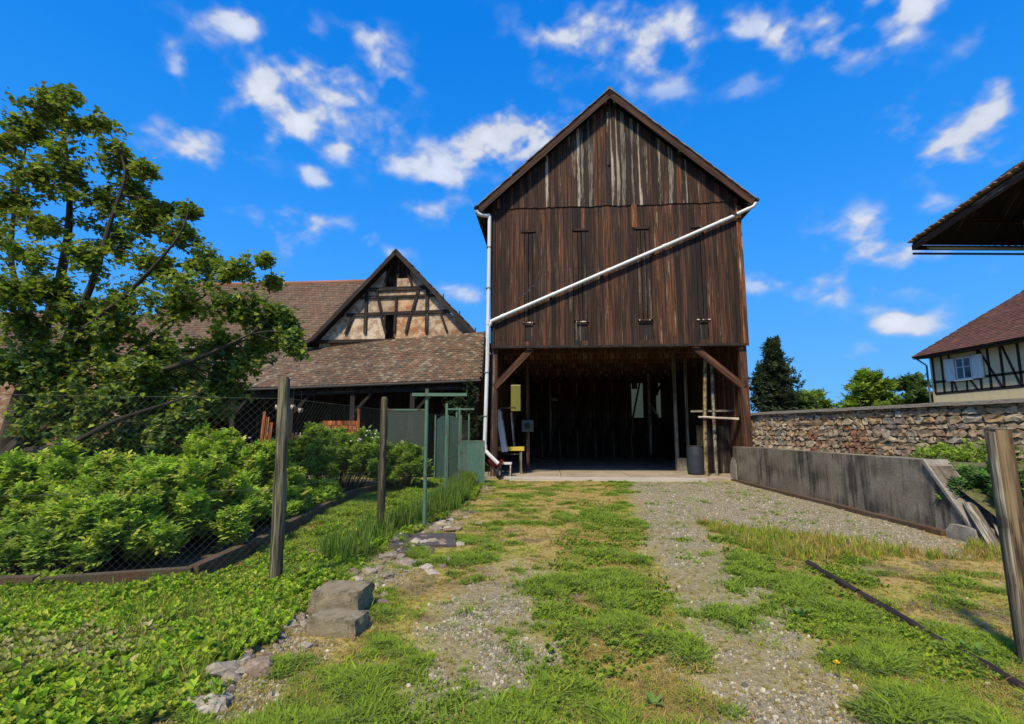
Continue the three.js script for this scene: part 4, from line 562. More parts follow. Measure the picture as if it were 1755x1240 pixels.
const gauss = (r) => (r() + r() + r() - 1.5) * 0.8;
const tone = (r, pal, w = 0.3) => { const c = pal[Math.floor(r() * pal.length)], k = 1 - w + 2 * w * r(); return c.map((q) => q * k); };
const atPx = (px, py, z) => { const x = (px - 877.5) / 880, y = -(py - 620) / 880, c = Math.cos(camera.rotation.x), s = Math.sin(camera.rotation.x), dz = -c + y * s, t = -z / dz; return V(x * t, 1.5 + (y * c + s) * t, -z); };

// the tree at the left
{
  const r = rng(101), tree = thing('young_maple', 'leafy tree with leaning mossy limbs at the left of the garden', 'tree', [0, 0, 0]);
  const TS = 1.5, P = (px, py, z = 6.2) => atPx(px, py, z * TS);
  const limbs = [
    [[P(-60, 960, 6.3), P(-20, 850, 6.3), P(30, 775, 6.2), P(110, 715, 6.1), P(190, 672, 6.0), P(265, 640, 5.9), P(345, 612, 5.8), P(430, 572, 5.8)], [0.2, 0.17, 0.14, 0.085, 0.06, 0.045, 0.03, 0.012]],
    [[P(-20, 850, 6.3), P(30, 700, 6.5), P(70, 580, 6.5), P(105, 470, 6.4), P(120, 350, 6.3), P(110, 230, 6.2), P(100, 170, 6.2)], [0.14, 0.10, 0.075, 0.06, 0.045, 0.03, 0.01]],
    [[P(20, 730, 6.5), P(110, 590, 6.1), P(160, 480, 5.9), P(190, 380, 5.9), P(215, 290, 6.0), P(190, 230, 6.0)], [0.085, 0.06, 0.05, 0.035, 0.022, 0.01]],
    [[P(110, 590, 6.1), P(200, 520, 5.7), P(270, 450, 5.6), P(315, 390, 5.6), P(325, 350, 5.6)], [0.05, 0.04, 0.028, 0.018, 0.006]],
    [[P(140, 700, 6.1), P(230, 600, 6.4), P(330, 520, 6.5), P(410, 470, 6.5), P(460, 448, 6.5)], [0.045, 0.035, 0.025, 0.015, 0.006]],
    [[P(30, 775, 6.2), P(120, 760, 5.6), P(200, 720, 5.3), P(290, 690, 5.2), P(350, 670, 5.2)], [0.06, 0.045, 0.035, 0.022, 0.008]],
    [[P(70, 580, 6.5), P(20, 450, 6.8), P(30, 330, 6.9), P(50, 230, 6.9)], [0.055, 0.04, 0.028, 0.01]],
  ];
  for (const q of limbs) q[1] = q[1].map((w) => w * 1.35);
  part('trunk', limb(limbs[0][0].slice(0, 4), limbs[0][1].slice(0, 4), 10), M.bark, tree);
  part('limb', limb(limbs[0][0].slice(3), limbs[0][1].slice(3), 8), M.bark, tree); for (const [p, w] of limbs.slice(1)) part('limb', limb(p, w, 8), M.bark, tree);
  const nodes = []; for (const [p] of limbs) { const c = new THREE.CatmullRomCurve3(p); for (let i = 4; i <= 24; i++) nodes.push(c.getPointAt(i / 24)); }
  const blobs = [[85,185,55],[120,165,28],[150,215,58],[55,225,55],[205,275,52],[110,285,62],[60,300,55],[235,330,42],[175,345,58],[250,295,22],[255,360,22],[75,385,52],[200,415,55],[150,440,50],[250,385,34],[310,400,40],[325,362,24],[285,360,16],[265,450,60],[350,450,50],[405,470,38],[455,446,13],[465,480,16],[300,520,80],[200,520,70],[415,525,52],[478,540,32],[90,500,55],[380,590,58],[455,590,42],[495,560,18],[280,605,60],[150,600,50],[80,620,50],[330,650,52],[230,680,48],[300,705,40],[55,440,48],[20,350,60],[10,500,60],[130,545,50],[70,690,45],[390,640,36],[120,650,60],[170,690,50],[250,640,60],[200,560,60],[60,560,60],[380,660,40],[280,740,36],[150,740,40],[430,620,40],[465,560,34],[500,575,14],[40,640,60],[110,705,55],[200,640,55],[265,700,50],[335,690,42],[150,765,40],[60,735,50],[220,745,40],[370,700,26],[0,240,60],[-40,400,80],[-30,600,70],[505,600,16]];
  const items = [], twigs = [];
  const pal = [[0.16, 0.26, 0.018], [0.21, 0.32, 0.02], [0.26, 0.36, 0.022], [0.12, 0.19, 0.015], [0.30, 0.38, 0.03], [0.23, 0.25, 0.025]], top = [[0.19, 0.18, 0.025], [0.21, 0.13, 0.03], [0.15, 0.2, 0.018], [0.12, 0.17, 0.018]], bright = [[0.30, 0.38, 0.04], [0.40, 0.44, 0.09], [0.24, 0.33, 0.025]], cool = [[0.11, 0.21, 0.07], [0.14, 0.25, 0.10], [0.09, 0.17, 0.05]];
  for (const [px, py, rp] of blobs) {
    const z = 6.1 + gauss(r) * 0.5, c = P(px, py, z), R = rp / 880 * 6.1 * TS;
    let best = nodes[0]; for (const q of nodes) if (q.distanceTo(c) < best.distanceTo(c)) best = q;
    if (best.distanceTo(c) > 0.05) twigs.push(limb([best, best.clone().lerp(c, 0.5).add(V(gauss(r) * 0.08, 0.06, gauss(r) * 0.08)), c], [0.016, 0.011, 0.004], 5));
    const subs = Math.max(5, Math.round((8 + R * 19) * (py > 480 ? 1.45 : 1.0)));
    for (let k = 0; k < subs; k++) {
      const d = V(gauss(r), gauss(r) * 0.9, gauss(r) * 1.1).multiplyScalar(R * 1.0), q = c.clone().add(d); twigs.push(limb([c.clone().lerp(best, 0.25 * r()), c.clone().lerp(q, 0.5).add(V(0, 0.03, 0)), q], [0.007, 0.005, 0.002], 4));
      const nl = 24 + Math.floor(32 * r() * Math.min(1.3, R * 3));
      for (let j = 0; j < nl; j++) {
        const f = 0.35 + 0.75 * r(), x = c.x + d.x * f + gauss(r) * 0.15, y = c.y + d.y * f + gauss(r) * 0.12, zz = c.z + d.z * f + gauss(r) * 0.17;
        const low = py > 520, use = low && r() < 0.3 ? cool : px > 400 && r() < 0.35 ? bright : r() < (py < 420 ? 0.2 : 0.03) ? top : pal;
        items.push([x, y, zz, 0.062 + 0.062 * r(), -2.9 + 2.2 * r(), r() * 6.283, gauss(r) * 0.9, tone(r, use)]);
      }
    }
  }
  part('twigs', twigs, M.bark, tree); scatter('crown', mapleLeaf, LM, items, tree);
}
// bushes and garden plants
function bush(name, label, category, cx, cz, rx, rz, h, n, size, pal, seed, geo = sprig, group, base = 0.02) {
  const r = rng(seed), t = thing(name, label, category, [cx, base, cz], 0, group), items = [], stems = [], tips = [];
  const ns = Math.round(75 * rx * rz + 18);
  for (let i = 0; i < ns; i++) { const a = r() * 6.283, q = Math.sqrt(r()), x = Math.cos(a) * q * rx, z = Math.sin(a) * q * rz, y = h * (0.62 + 0.38 * r()) * Math.sqrt(Math.max(0.12, 1 - q * q * 0.85)) * (0.8 + 0.4 * vn(x * 2 + 30, z * 2 + 30, 4096, 4096, seed)); const b = V(x * 0.5, 0, z * 0.5), e = V(x, y, z); tips.push([b, e]); stems.push(limb([b, V(x * 0.72, y * 0.6, z * 0.72), e], [0.008, 0.006, 0.002], 4)); }
  for (let i = 0; i < n; i++) { const [b, e] = tips[Math.floor(r() * ns)], f = 1 - 0.6 * r() * r() * r(), s = size * (0.45 + 0.6 * r()); items.push([b.x + (e.x - b.x) * f + gauss(r) * 0.13, Math.max(0.03, b.y + (e.y - b.y) * f + gauss(r) * 0.11), b.z + (e.z - b.z) * f + gauss(r) * 0.13, s, -1.0 + 0.8 * gauss(r), r() * 6.283, gauss(r) * 0.7, tone(r, pal)]); }
  part('stems', stems, M.bark, t); scatter('foliage', geo, LM, items, t); return t;
}
const G1 = [[0.27, 0.45, 0.016], [0.32, 0.50, 0.02], [0.38, 0.53, 0.03], [0.20, 0.35, 0.016], [0.46, 0.52, 0.05]], G2 = [[0.23, 0.38, 0.02], [0.28, 0.43, 0.03], [0.16, 0.28, 0.016], [0.35, 0.46, 0.04]], G3 = [[0.26, 0.43, 0.015], [0.32, 0.48, 0.02], [0.22, 0.37, 0.015]];
bush('garden_shrub', 'wide leafy shrub nearest the fence corner at the left', 'shrub', -4.35, -6.55, 1.25, 1.15, 1.22, 15808, 0.15, G1, 201);
bush('garden_shrub', 'tall bright shrub just behind the shrub at the fence corner', 'shrub', -4.75, -8.6, 1.2, 1.0, 1.42, 13984, 0.15, G1, 202);
bush('garden_shrub', 'leafy shrub under the tree at the left edge of the garden', 'shrub', -6.4, -6.9, 1.3, 1.2, 1.15, 13984, 0.15, G1, 203);
bush('garden_shrub', 'bright shrub deep in the garden under the leaning limbs', 'shrub', -7.2, -9.6, 1.7, 1.2, 1.35, 12768, 0.16, G3, 204);
bush('garden_shrub', 'low dark shrub along the kerb left of the fence post', 'shrub', -4.9, -5.75, 1.0, 0.5, 0.55, 4864, 0.13, G2, 205);
bush('round_bush', 'round bush with pale flowers in front of the lean-to between two fence posts', 'bush', -4.55, -13.2, 1.75, 1.2, 1.72, 21280, 0.13, G2, 206);
bush('round_bush', 'smaller dark bush right of the round bush behind the second fence post', 'bush', -2.95, -13.6, 0.85, 0.8, 1.15, 7904, 0.13, G2, 207);
bush('bed_plant', 'bright green bed plant beside the kerb right of the tall fence post', 'plant', -3.95, -8.2, 0.55, 1.4, 0.62, 6384, 0.12, G3, 208);
bush('bed_plant', 'bright low plant at the kerb before the round bush', 'plant', -4.1, -10.4, 0.6, 1.1, 0.5, 4560, 0.12, G3, 209);
bush('climbing_vine', 'dark climbing vine at the lean-to eave beside the barn corner', 'vine', -1.75, -17.9, 0.75, 0.3, 3.5, 2600, 0.13, [[0.03, 0.065, 0.012], [0.05, 0.09, 0.02], [0.025, 0.05, 0.012]], 210);
bush('ivy_mound', 'dense green ivy mound behind the sloping end of the concrete wall', 'ivy', 7.05, -7.35, 0.72, 1.2, 0.85, 12768, 0.11, [[0.04, 0.10, 0.012], [0.06, 0.13, 0.015], [0.03, 0.08, 0.012]].map((c) => c.map((q) => q * 2)), 211, sprig, undefined, 0.3);
bush('bank_weeds', 'weeds growing on the bank before the stone wall', 'weeds', 8.2, -9.4, 0.55, 1.1, 0.4, 900, 0.1, G2, 212, sprig, undefined, 0.9);
// pale flower heads on the round bush
{ const r = rng(230), t = scene.getObjectByName('round_bush'), it = []; for (let i = 0; i < 18; i++) it.push([0.55 + 0.75 * r(), 1.25 + 0.28 * r(), 0.1 + 0.5 * r(), 0.042, r() * 6, r() * 6, 0, [0.62, 0.55, 0.62]]); scatter('flower_heads', new THREE.IcosahedronGeometry(0.6, 0), std({ roughness: 0.9 }), it, t); }
// distant trees
function farTree(name, label, x, z, h, rx, n, size, pal, seed, conifer) {
  const r = rng(seed), t = thing(name, label, 'tree', [x, 0, z]), items = [], br = [], knots = [];
  part('trunk', limb([V(0, 0, 0), V(0.1, h * 0.4, 0), V(0, h * 0.92, 0)], [0.03 * h, 0.02 * h, 0.006 * h], 7), M.bark, t);
  for (let i = 0; i < 60; i++) { const f = conifer ? 0.12 + 0.86 * i / 60 : 0.3 + 0.68 * r(), rad = conifer ? rx * Math.pow(1 - f, 0.75) * (0.6 + 0.5 * r()) : rx * Math.sqrt(Math.max(0.05, 1 - Math.pow((f - 0.55) / 0.47, 2))) * (0.35 + 0.65 * r()), a = r() * 6.283; const e = V(Math.cos(a) * rad, h * f + (conifer ? -0.12 * rad : 0), Math.sin(a) * rad); knots.push([V(0, h * (f - 0.06), 0), e]); br.push(limb([V(0, h * (f - 0.06), 0), e.clone().multiplyScalar(0.55).setY(lerp(h * f, e.y, 0.5)), e], [0.008 * h, 0.005 * h, 0.001 * h], 4)); }
  part('branches', br, M.bark, t);
  for (let i = 0; i < n; i++) { const [b, e] = knots[Math.floor(r() * 60)], f = conifer ? 0.15 + 0.9 * r() : 0.5 + 0.55 * r(), s = size * (0.6 + 0.8 * r()), k = conifer ? 0.05 * h : 0.085 * h; items.push([lerp(b.x, e.x, f) + gauss(r) * k, lerp(b.y, e.y, f) + gauss(r) * k * 0.8, lerp(b.z, e.z, f) + gauss(r) * k, s, -1 + gauss(r), r() * 6.283, gauss(r), tone(r, pal)]); }
  scatter('crown', sprig, LM, items, t); return t;
}
const DK = [[0.04, 0.08, 0.028], [0.06, 0.10, 0.026], [0.085, 0.115, 0.03], [0.03, 0.055, 0.024]], YG = [[0.22, 0.34, 0.016], [0.28, 0.40, 0.02], [0.16, 0.26, 0.016]], MG = [[0.09, 0.17, 0.018], [0.12, 0.20, 0.02], [0.07, 0.13, 0.016]];
farTree('conifer', 'dark pointed conifer behind the stone wall right of the barn', 16.4, -32, 7.4, 1.7, 5200, 0.32, DK, 301, true);
farTree('dark_tree', 'dark round tree beside the conifer', 17.1, -33.5, 6.1, 1.7, 3600, 0.34, DK, 302);
farTree('broadleaf_tree', 'bright yellow green tree above the stone wall', 25.0, -36, 5.6, 1.9, 3800, 0.36, YG, 303);
farTree('broadleaf_tree', 'mid green tree between the bright tree and the cream house', 28.4, -37, 5.5, 2.2, 3800, 0.36, MG, 304);
farTree('broadleaf_tree', 'small bright tree between the dark tree and the bright tree', 21.6, -37, 4.3, 1.7, 2600, 0.34, YG, 305);
farTree('broadleaf_tree', 'low green tree close right of the dark conifer', 19.6, -35, 4.0, 1.5, 2400, 0.34, MG, 306);

// ---------------------------------------------------------------- garden edge: kerb, fence, posts and the things by the barn corner
{
  const r = rng(401), kerb = thing('garden_kerb', 'mossy brown kerb round the garden bed', 'kerb');
  const path = [[-8.2, -4.5], [-4.3, -4.88], [-3.12, -5.25], [-3.15, -6.6], [-3.42, -9.3], [-3.62, -11.9], [-3.3, -13.4], [-3.05, -15.4]];
  for (let i = 0; i + 1 < path.length; i++) { const a = V(path[i][0], 0, path[i][1]), b = V(path[i + 1][0], 0, path[i + 1][1]), n = Math.max(1, Math.round(a.distanceTo(b) / 1.0)); for (let k = 0; k < n; k++) { const p = a.clone().lerp(b, (k + 0.006) / n), q = a.clone().lerp(b, (k + 0.994) / n), h = 0.17 + 0.02 * r(); p.y = q.y = h / 2 + 0.02; part('kerb_stone', bar(p, q, 0.10, h, V(0, 1, 0), 1, 1), M.kerb, kerb); } }
  const soil = new THREE.Shape([[-8.2, -4.5], [-4.3, -4.9], [-3.14, -5.28], [-3.17, -6.6], [-3.44, -9.3], [-3.64, -11.9], [-3.3, -13.4], [-3.1, -16], [-8.2, -16]].map((p) => new THREE.Vector2(p[0], -p[1])));
  structure('garden_soil', uvMetres(new THREE.ShapeGeometry(soil).rotateX(-Math.PI / 2).translate(0, 0.085, 0), 2, 2), std({ roughness: 1, bumpMap: grain, bumpScale: 0.02, map: tex(256, 256, (u, v) => { const f = fbm(u * 30, v * 30, 30, 30, 6, 3); return [0.05 + 0.07 * f, 0.037 + 0.05 * f, 0.022 + 0.03 * f]; }) }));
  const fence = thing('wire_fence', 'wire mesh fence with grey wooden posts along the garden', 'fence');
  const post = (x, z, top, w, lean = 0, m = M.fencePost) => part('post', limb([V(x + 0.0, -0.1, z), V(x + lean * 0.4, top * 0.5, z), V(x + lean, top, z)], [w * 0.58, w * 0.54, w * 0.47], 10), m, fence);
  post(-2.21, -5.04, 2.02, 0.108, -0.03); post(-1.9, -7.67, 2.0, 0.10, 0.0); post(-5.7, -4.25, 2.0, 0.13);
  for (const [x, z, h] of [[-1.33, -10.5, 2.03], [-1.32, -13, 2.06], [-1.3, -15.6, 2.0]]) part('metal_post', box(0.045, h + 0.1, 0.045, x, h / 2, z), M.greenMetal, fence);
  for (const [x, z, h] of [[-2.21, -5.04, 2.0], [-1.9, -7.67, 1.98]]) part('post_cap', new THREE.CylinderGeometry(0.035, 0.05, 0.04, 10).translate(x - (h > 1.99 ? 0.03 : 0), h + 0.02, z), M.fencePost, fence);
  const F = [V(-5.7, 0, -4.25), V(-2.24, 0, -5.10), V(-1.93, 0, -7.67), V(-1.33, 0, -10.54), V(-1.32, 0, -13), V(-1.3, 0, -15.6)];
  for (let i = 0; i + 1 < F.length; i++) {
    const a = F[i], b = F[i + 1], L = a.distanceTo(b), HT = 1.78, d = b.clone().sub(a).normalize(), gs = [], st = 0.07, wr = 0.0009;
    for (let s = -HT; s < L; s += st * 1.0) for (const dir of [1, -1]) {
      let s0 = s, s1 = s + HT, y0 = 0.05, y1 = HT + 0.05; if (s0 < 0) { y0 += -s0; s0 = 0; } if (s1 > L) { y1 -= s1 - L; s1 = L; } if (s1 - s0 < 0.02) continue;
      const p = a.clone().addScaledVector(d, dir > 0 ? s0 : L - s0).setY(y0), q = a.clone().addScaledVector(d, dir > 0 ? s1 : L - s1).setY(y1), off = V(-d.z, 0, d.x).multiplyScalar(0.003 * dir); gs.push(new THREE.CylinderGeometry(wr, wr, p.distanceTo(q), 3, 1, true).applyMatrix4(new THREE.Matrix4().makeBasis(V(-d.z, 0, d.x), q.clone().sub(p).normalize(), V(-d.z, 0, d.x).cross(q.clone().sub(p).normalize())).setPosition(p.clone().add(q).multiplyScalar(0.5).add(off))));
    }
    for (const y of [0.06, 0.95, HT + 0.05]) gs.push(new THREE.CylinderGeometry(0.0022, 0.0022, L, 4, 1, true).applyMatrix4(new THREE.Matrix4().makeBasis(V(0, 1, 0), d, V(0, 1, 0).cross(d)).setPosition(a.clone().lerp(b, 0.5).setY(y))));
    part('wire_mesh', gs, M.wire, fence);
  }
  const tp = thing('clothesline_post', 'green metal T shaped clothesline post beside the second fence post', 'post', [-1.38, 0, -8.35], 0.02); part('pole', new THREE.CylinderGeometry(0.03, 0.032, 2.28, 12).translate(0, 1.06, 0), M.greenMetal, tp); part('crossbar', box(0.88, 0.05, 0.05, 0.21, 2.1, 0.045), M.greenMetal, tp); for (const x of [-0.18, 0.05, 0.3, 0.58]) part('hook', new THREE.TorusGeometry(0.02, 0.005, 5, 10).translate(x, 2.06, 0.05), M.iron, tp);
  const t2 = thing('clothesline_post', 'second green T post farther back near the lean-to', 'post', [-1.75, 0, -16.4], 0); part('pole', new THREE.CylinderGeometry(0.035, 0.035, 2.3, 10).translate(0, 1.15, 0), M.greenMetal, t2); part('crossbar', box(0.9, 0.05, 0.05, 0.1, 2.22, 0.05), M.greenMetal, t2);
  const gp = thing('green_board', 'green painted board standing against the left barn corner', 'board', [-1.15, 0.02, -15.1], 0.05); part('panel', box(0.66, 1.16, 0.03, 0, 0.62, 0), std({ map: concreteTex(44, [0.07, 0.15, 0.11], [0.055, 0.12, 0.09], [0.12, 0.17, 0.13], 0.45), roughness: 0.7 }), gp); part('frame', [box(0.7, 0.04, 0.05, 0, 1.22, 0), box(0.04, 1.2, 0.05, -0.34, 0.6, 0), box(0.04, 1.2, 0.05, 0.34, 0.6, 0)], M.greenMetal, gp); gp.rotation.x = -0.06;
  const wt = thing('netting_panel', 'tall blue green netting panel behind the thin fence posts', 'netting', [-1.98, 0, -16.1]); part('net', plate([[-0.38, 0.05], [0.38, 0.05], [0.38, 1.75], [0.3, 1.92], [0.12, 2.0], [-0.2, 2.0], [-0.34, 1.9], [-0.38, 1.7]], 0.03), std({ map: concreteTex(46, [0.03, 0.075, 0.06], [0.02, 0.05, 0.045], [0.05, 0.10, 0.08], 0.45), roughness: 0.9 }), wt); for (const x of [-0.4, 0.0, 0.4]) part('stake', box(0.04, 2.05, 0.04, x, 1.0, 0.03), M.greenMetal, wt);
  const sp = thing('screen_panel', 'dark grey green mesh screen before the lean-to', 'screen', [-3.45, 0, -17.0], 0.03); part('net', box(1.3, 1.75, 0.02, 0, 1.32, 0), std({ map: concreteTex(45, [0.045, 0.06, 0.05], [0.035, 0.045, 0.04], [0.06, 0.075, 0.06], 0.4), roughness: 0.9 }), sp); part('frame', [box(0.05, 2.3, 0.05, -0.66, 1.15, 0), box(0.05, 2.3, 0.05, 0.66, 1.15, 0), box(1.27, 0.05, 0.05, 0, 2.23, 0), box(1.27, 0.05, 0.05, 0, 0.42, 0)], M.greenMetal, sp);
  const rocks = [[-1.19, 0.1, -14.9, 0.42, 'white rounded rock at the foot of the green board']]; for (const [x, y, z, s, l] of rocks) { const g = roundBlock(s, s * 0.55, s * 0.7, 0.4, 0.09, 17); const m = new THREE.Mesh(g, rockMats[2]); m.name = numbered('rock'); m.position.set(x, y, z); tag(m, l, 'rock'); scene.add(m); }
  // foreground post at the right edge
  const fp = thing('edge_post', 'weathered wooden post with grey metal strip at the right edge', 'post', [3.34, 0, -3.5], -0.12); part('post', bar(V(-0.025, -0.1, 0), V(-0.055, 1.52, 0), 0.10, 0.10), wood(T_post, 0.72, 0.55, 0.38), fp); part('post_cap', box(0.105, 0.012, 0.105, -0.055, 1.525, 0), M.post, fp); part('metal_strip', bar(V(-0.095, 0, 0.035), V(-0.125, 1.5, 0.035), 0.034, 0.03), M.post, fp);
}
// stone steps, scattered rocks, flat slab, rotten timber
{
  const r = rng(501);
  const st = thing('stone_steps', 'two worn stone steps among rocks beside the weeds', 'steps'); part('step', roundBlock(0.41, 0.2, 0.38, 0.16, 0.09, 31).rotateY(-0.06).translate(-1.42, 0.12, -4.52), M.step, st); part('step', roundBlock(0.40, 0.2, 0.26, 0.16, 0.09, 32).rotateY(-0.14).translate(-1.31, 0.04, -4.1), M.step, st);
  const fl = thing('flat_slab', 'dark flat stone slab with moss in front of the clothesline post', 'slab', [-1.18, 0.035, -7.2], 0.12); part('slab', roundBlock(0.85, 0.07, 0.8, 0.05, 0.02, 33), M.flag, fl); part('slab', roundBlock(0.5, 0.05, 0.35, 0.05, 0.03, 34).translate(-0.1, -0.005, 0.6), M.flag, fl);
  const geos = [0, 1, 2, 3, 4].map((k) => { const g = new THREE.IcosahedronGeometry(0.5, 1), p = g.attributes.position; for (let i = 0; i < p.count; i++) { const x = p.getX(i), y = p.getY(i), z = p.getZ(i), n = 0.72 + 0.75 * vn3(x * 2.6 + k * 9, y * 2.6, z * 2.6, 5 + k); p.setXYZ(i, Math.round(x * n * 5) / 5 * 0.5 + x * n * 0.5, y * n * 0.62, z * n); } g.computeVertexNormals(); return uvMetres(g, 0.6, 0.6, k * 0.3, 0); });
  const protos = rockMats.map((m, k) => { const o = new THREE.Mesh(geos[k], m); o.name = 'loose_rock'; return o; });
  let n = 0; while (n < 150) {
    const z = -2.95 - 6.2 * Math.pow(r(), 1.2), x = (z > -5.4 ? -1.5 - 0.17 * (z + 5) : -1.33 + 0.05 * (-z - 5.4)) + gauss(r) * (z < -5 ? 0.62 : 0.45); if (Math.abs(x + 1.4) < 0.2 && z > -4.8 && z < -3.9) continue;
    const o = protos[Math.floor(r() * 5)].clone(); o.name = numbered('loose_rock'); const s = 0.045 + 0.13 * r() * r(); o.scale.set(s * (1 + r() * 0.8), s, s * (1 + 0.4 * r())); o.rotation.set(gauss(r) * 0.3, r() * 6, gauss(r) * 0.3); o.position.set(x, hgt(x, z) + s * 0.12, z); tag(o, `${['chalky pale', 'grey', 'whitish', 'brownish', 'reddish pale'][rockMats.indexOf(o.material)]} loose rock ${z > -3.8 ? 'on the stony strip in front of the steps' : z > -5.2 ? 'close beside the stone steps' : z > -6.6 ? 'between the steps and the flat slab' : 'around the flat dark slab'}`, 'rock', 'loose rocks on the stony strip'); scene.add(o); n++;
  }
  const lg = thing('rotten_timber', 'dark rotten timber lying in the grass at the right', 'timber'); const A = V(3.34, 0.045, -6.05), B = V(2.86, 0.045, -2.9); for (let k = 0; k < 3; k++) { const a = A.clone().lerp(B, [0, 0.36, 0.68][k]), b = A.clone().lerp(B, [0.35, 0.67, 1][k]); part('length', limb([a, a.clone().lerp(b, 0.5).add(V(0.015 * (k - 1), 0.0, 0)), b], [0.030, 0.036 + 0.004 * k, 0.032], 7), M.log, lg); }
  const ps = thing('pale_strip', 'thin pale splintered strip beside the rotten timber', 'strip'); part('strip', limb([V(2.93, 0.05, -4.75), V(2.84, 0.06, -4.4), V(2.83, 0.05, -4.1)], [0.006, 0.010, 0.004], 6), M.pale, ps);
  const wf = thing('dandelion', 'single yellow dandelion in the grass at the lower right', 'flower', [1.92, 0.02, -3.25]); part('stem', tube([V(0, 0, 0), V(0.01, 0.06, 0), V(0, 0.12, 0)], 0.004, 5), LM.clone(), wf); wf.children[0].material.color.setRGB(0.12, 0.22, 0.03); { const gs = []; for (let k = 0; k < 22; k++) { const g = ovalLeaf.clone(); g.scale(0.012, 0.026, 0.02); g.rotateX(-0.5 - 0.5 * (k % 2)); g.rotateY(k * 0.571); g.translate(0, 0.12, 0); gs.push(g); } part('flower_head', gs, std({ color: col(0.8, 0.55, 0.01), side: THREE.DoubleSide }), wf); }
  const dock = (x, z, s, l) => { const t = thing('broad_leaf_plant', l, 'plant', [x, hgt(x, z), z]); const m = leafMat({ color: col(0.16, 0.30, 0.05) }); for (let k = 0; k < 11; k++) { const q = s * (0.6 + 0.5 * r()), g = ovalLeaf.clone(); g.scale(q * 0.75, q, q); g.rotateX(-0.6 - 0.7 * r()); g.rotateY(k * 0.9 + r()); part('leaf', g, m, t); } };
  dock(0.77, -3.02, 0.085, 'broad leaf plant in the grass strip between the wheel tracks'); dock(3.05, -3.62, 0.12, 'pale broad leaf plant near the right edge post'); dock(2.3, -4.35, 0.13, 'small broad leaf plant beside the pale strip');
}

// ---------------------------------------------------------------- grass, weeds, gravel
const blade = (() => { const gs = []; const r = rng(9); for (let i = 0; i < 8; i++) { const w = 0.035 + 0.03 * r(), h = 0.55 + 0.5 * r(), b = 0.25 + 0.55 * r(), pos = []; const P = [[-w, 0, 0], [w, 0, 0], [w * 0.7, h * 0.6, b * 0.25], [-w * 0.7, h * 0.6, b * 0.25], [0, h, b]]; for (const t of [[0, 1, 2], [0, 2, 3], [3, 2, 4]]) for (const k of t) pos.push(...P[k]); const g = new THREE.BufferGeometry(); g.setAttribute('position', new THREE.Float32BufferAttribute(pos, 3)); g.rotateY(r() * 6.283); g.translate((r() - 0.5) * 0.5, 0, (r() - 0.5) * 0.5); gs.push(g); } const g = mergeGeometries(gs); g.computeVertexNormals(); return g; })();
const weed = (() => { const gs = []; const r = rng(10); for (let i = 0; i < 9; i++) { const g = ovalLeaf.clone(); g.scale(0.95, 0.72, 0.7); g.rotateX(-1.15 + 0.5 * r()); g.rotateY(i * 0.72 + r()); g.translate((r() - 0.5) * 0.5, 0.12 + 0.5 * r(), (r() - 0.5) * 0.5); gs.push(g); } return mergeGeometries(gs); })();
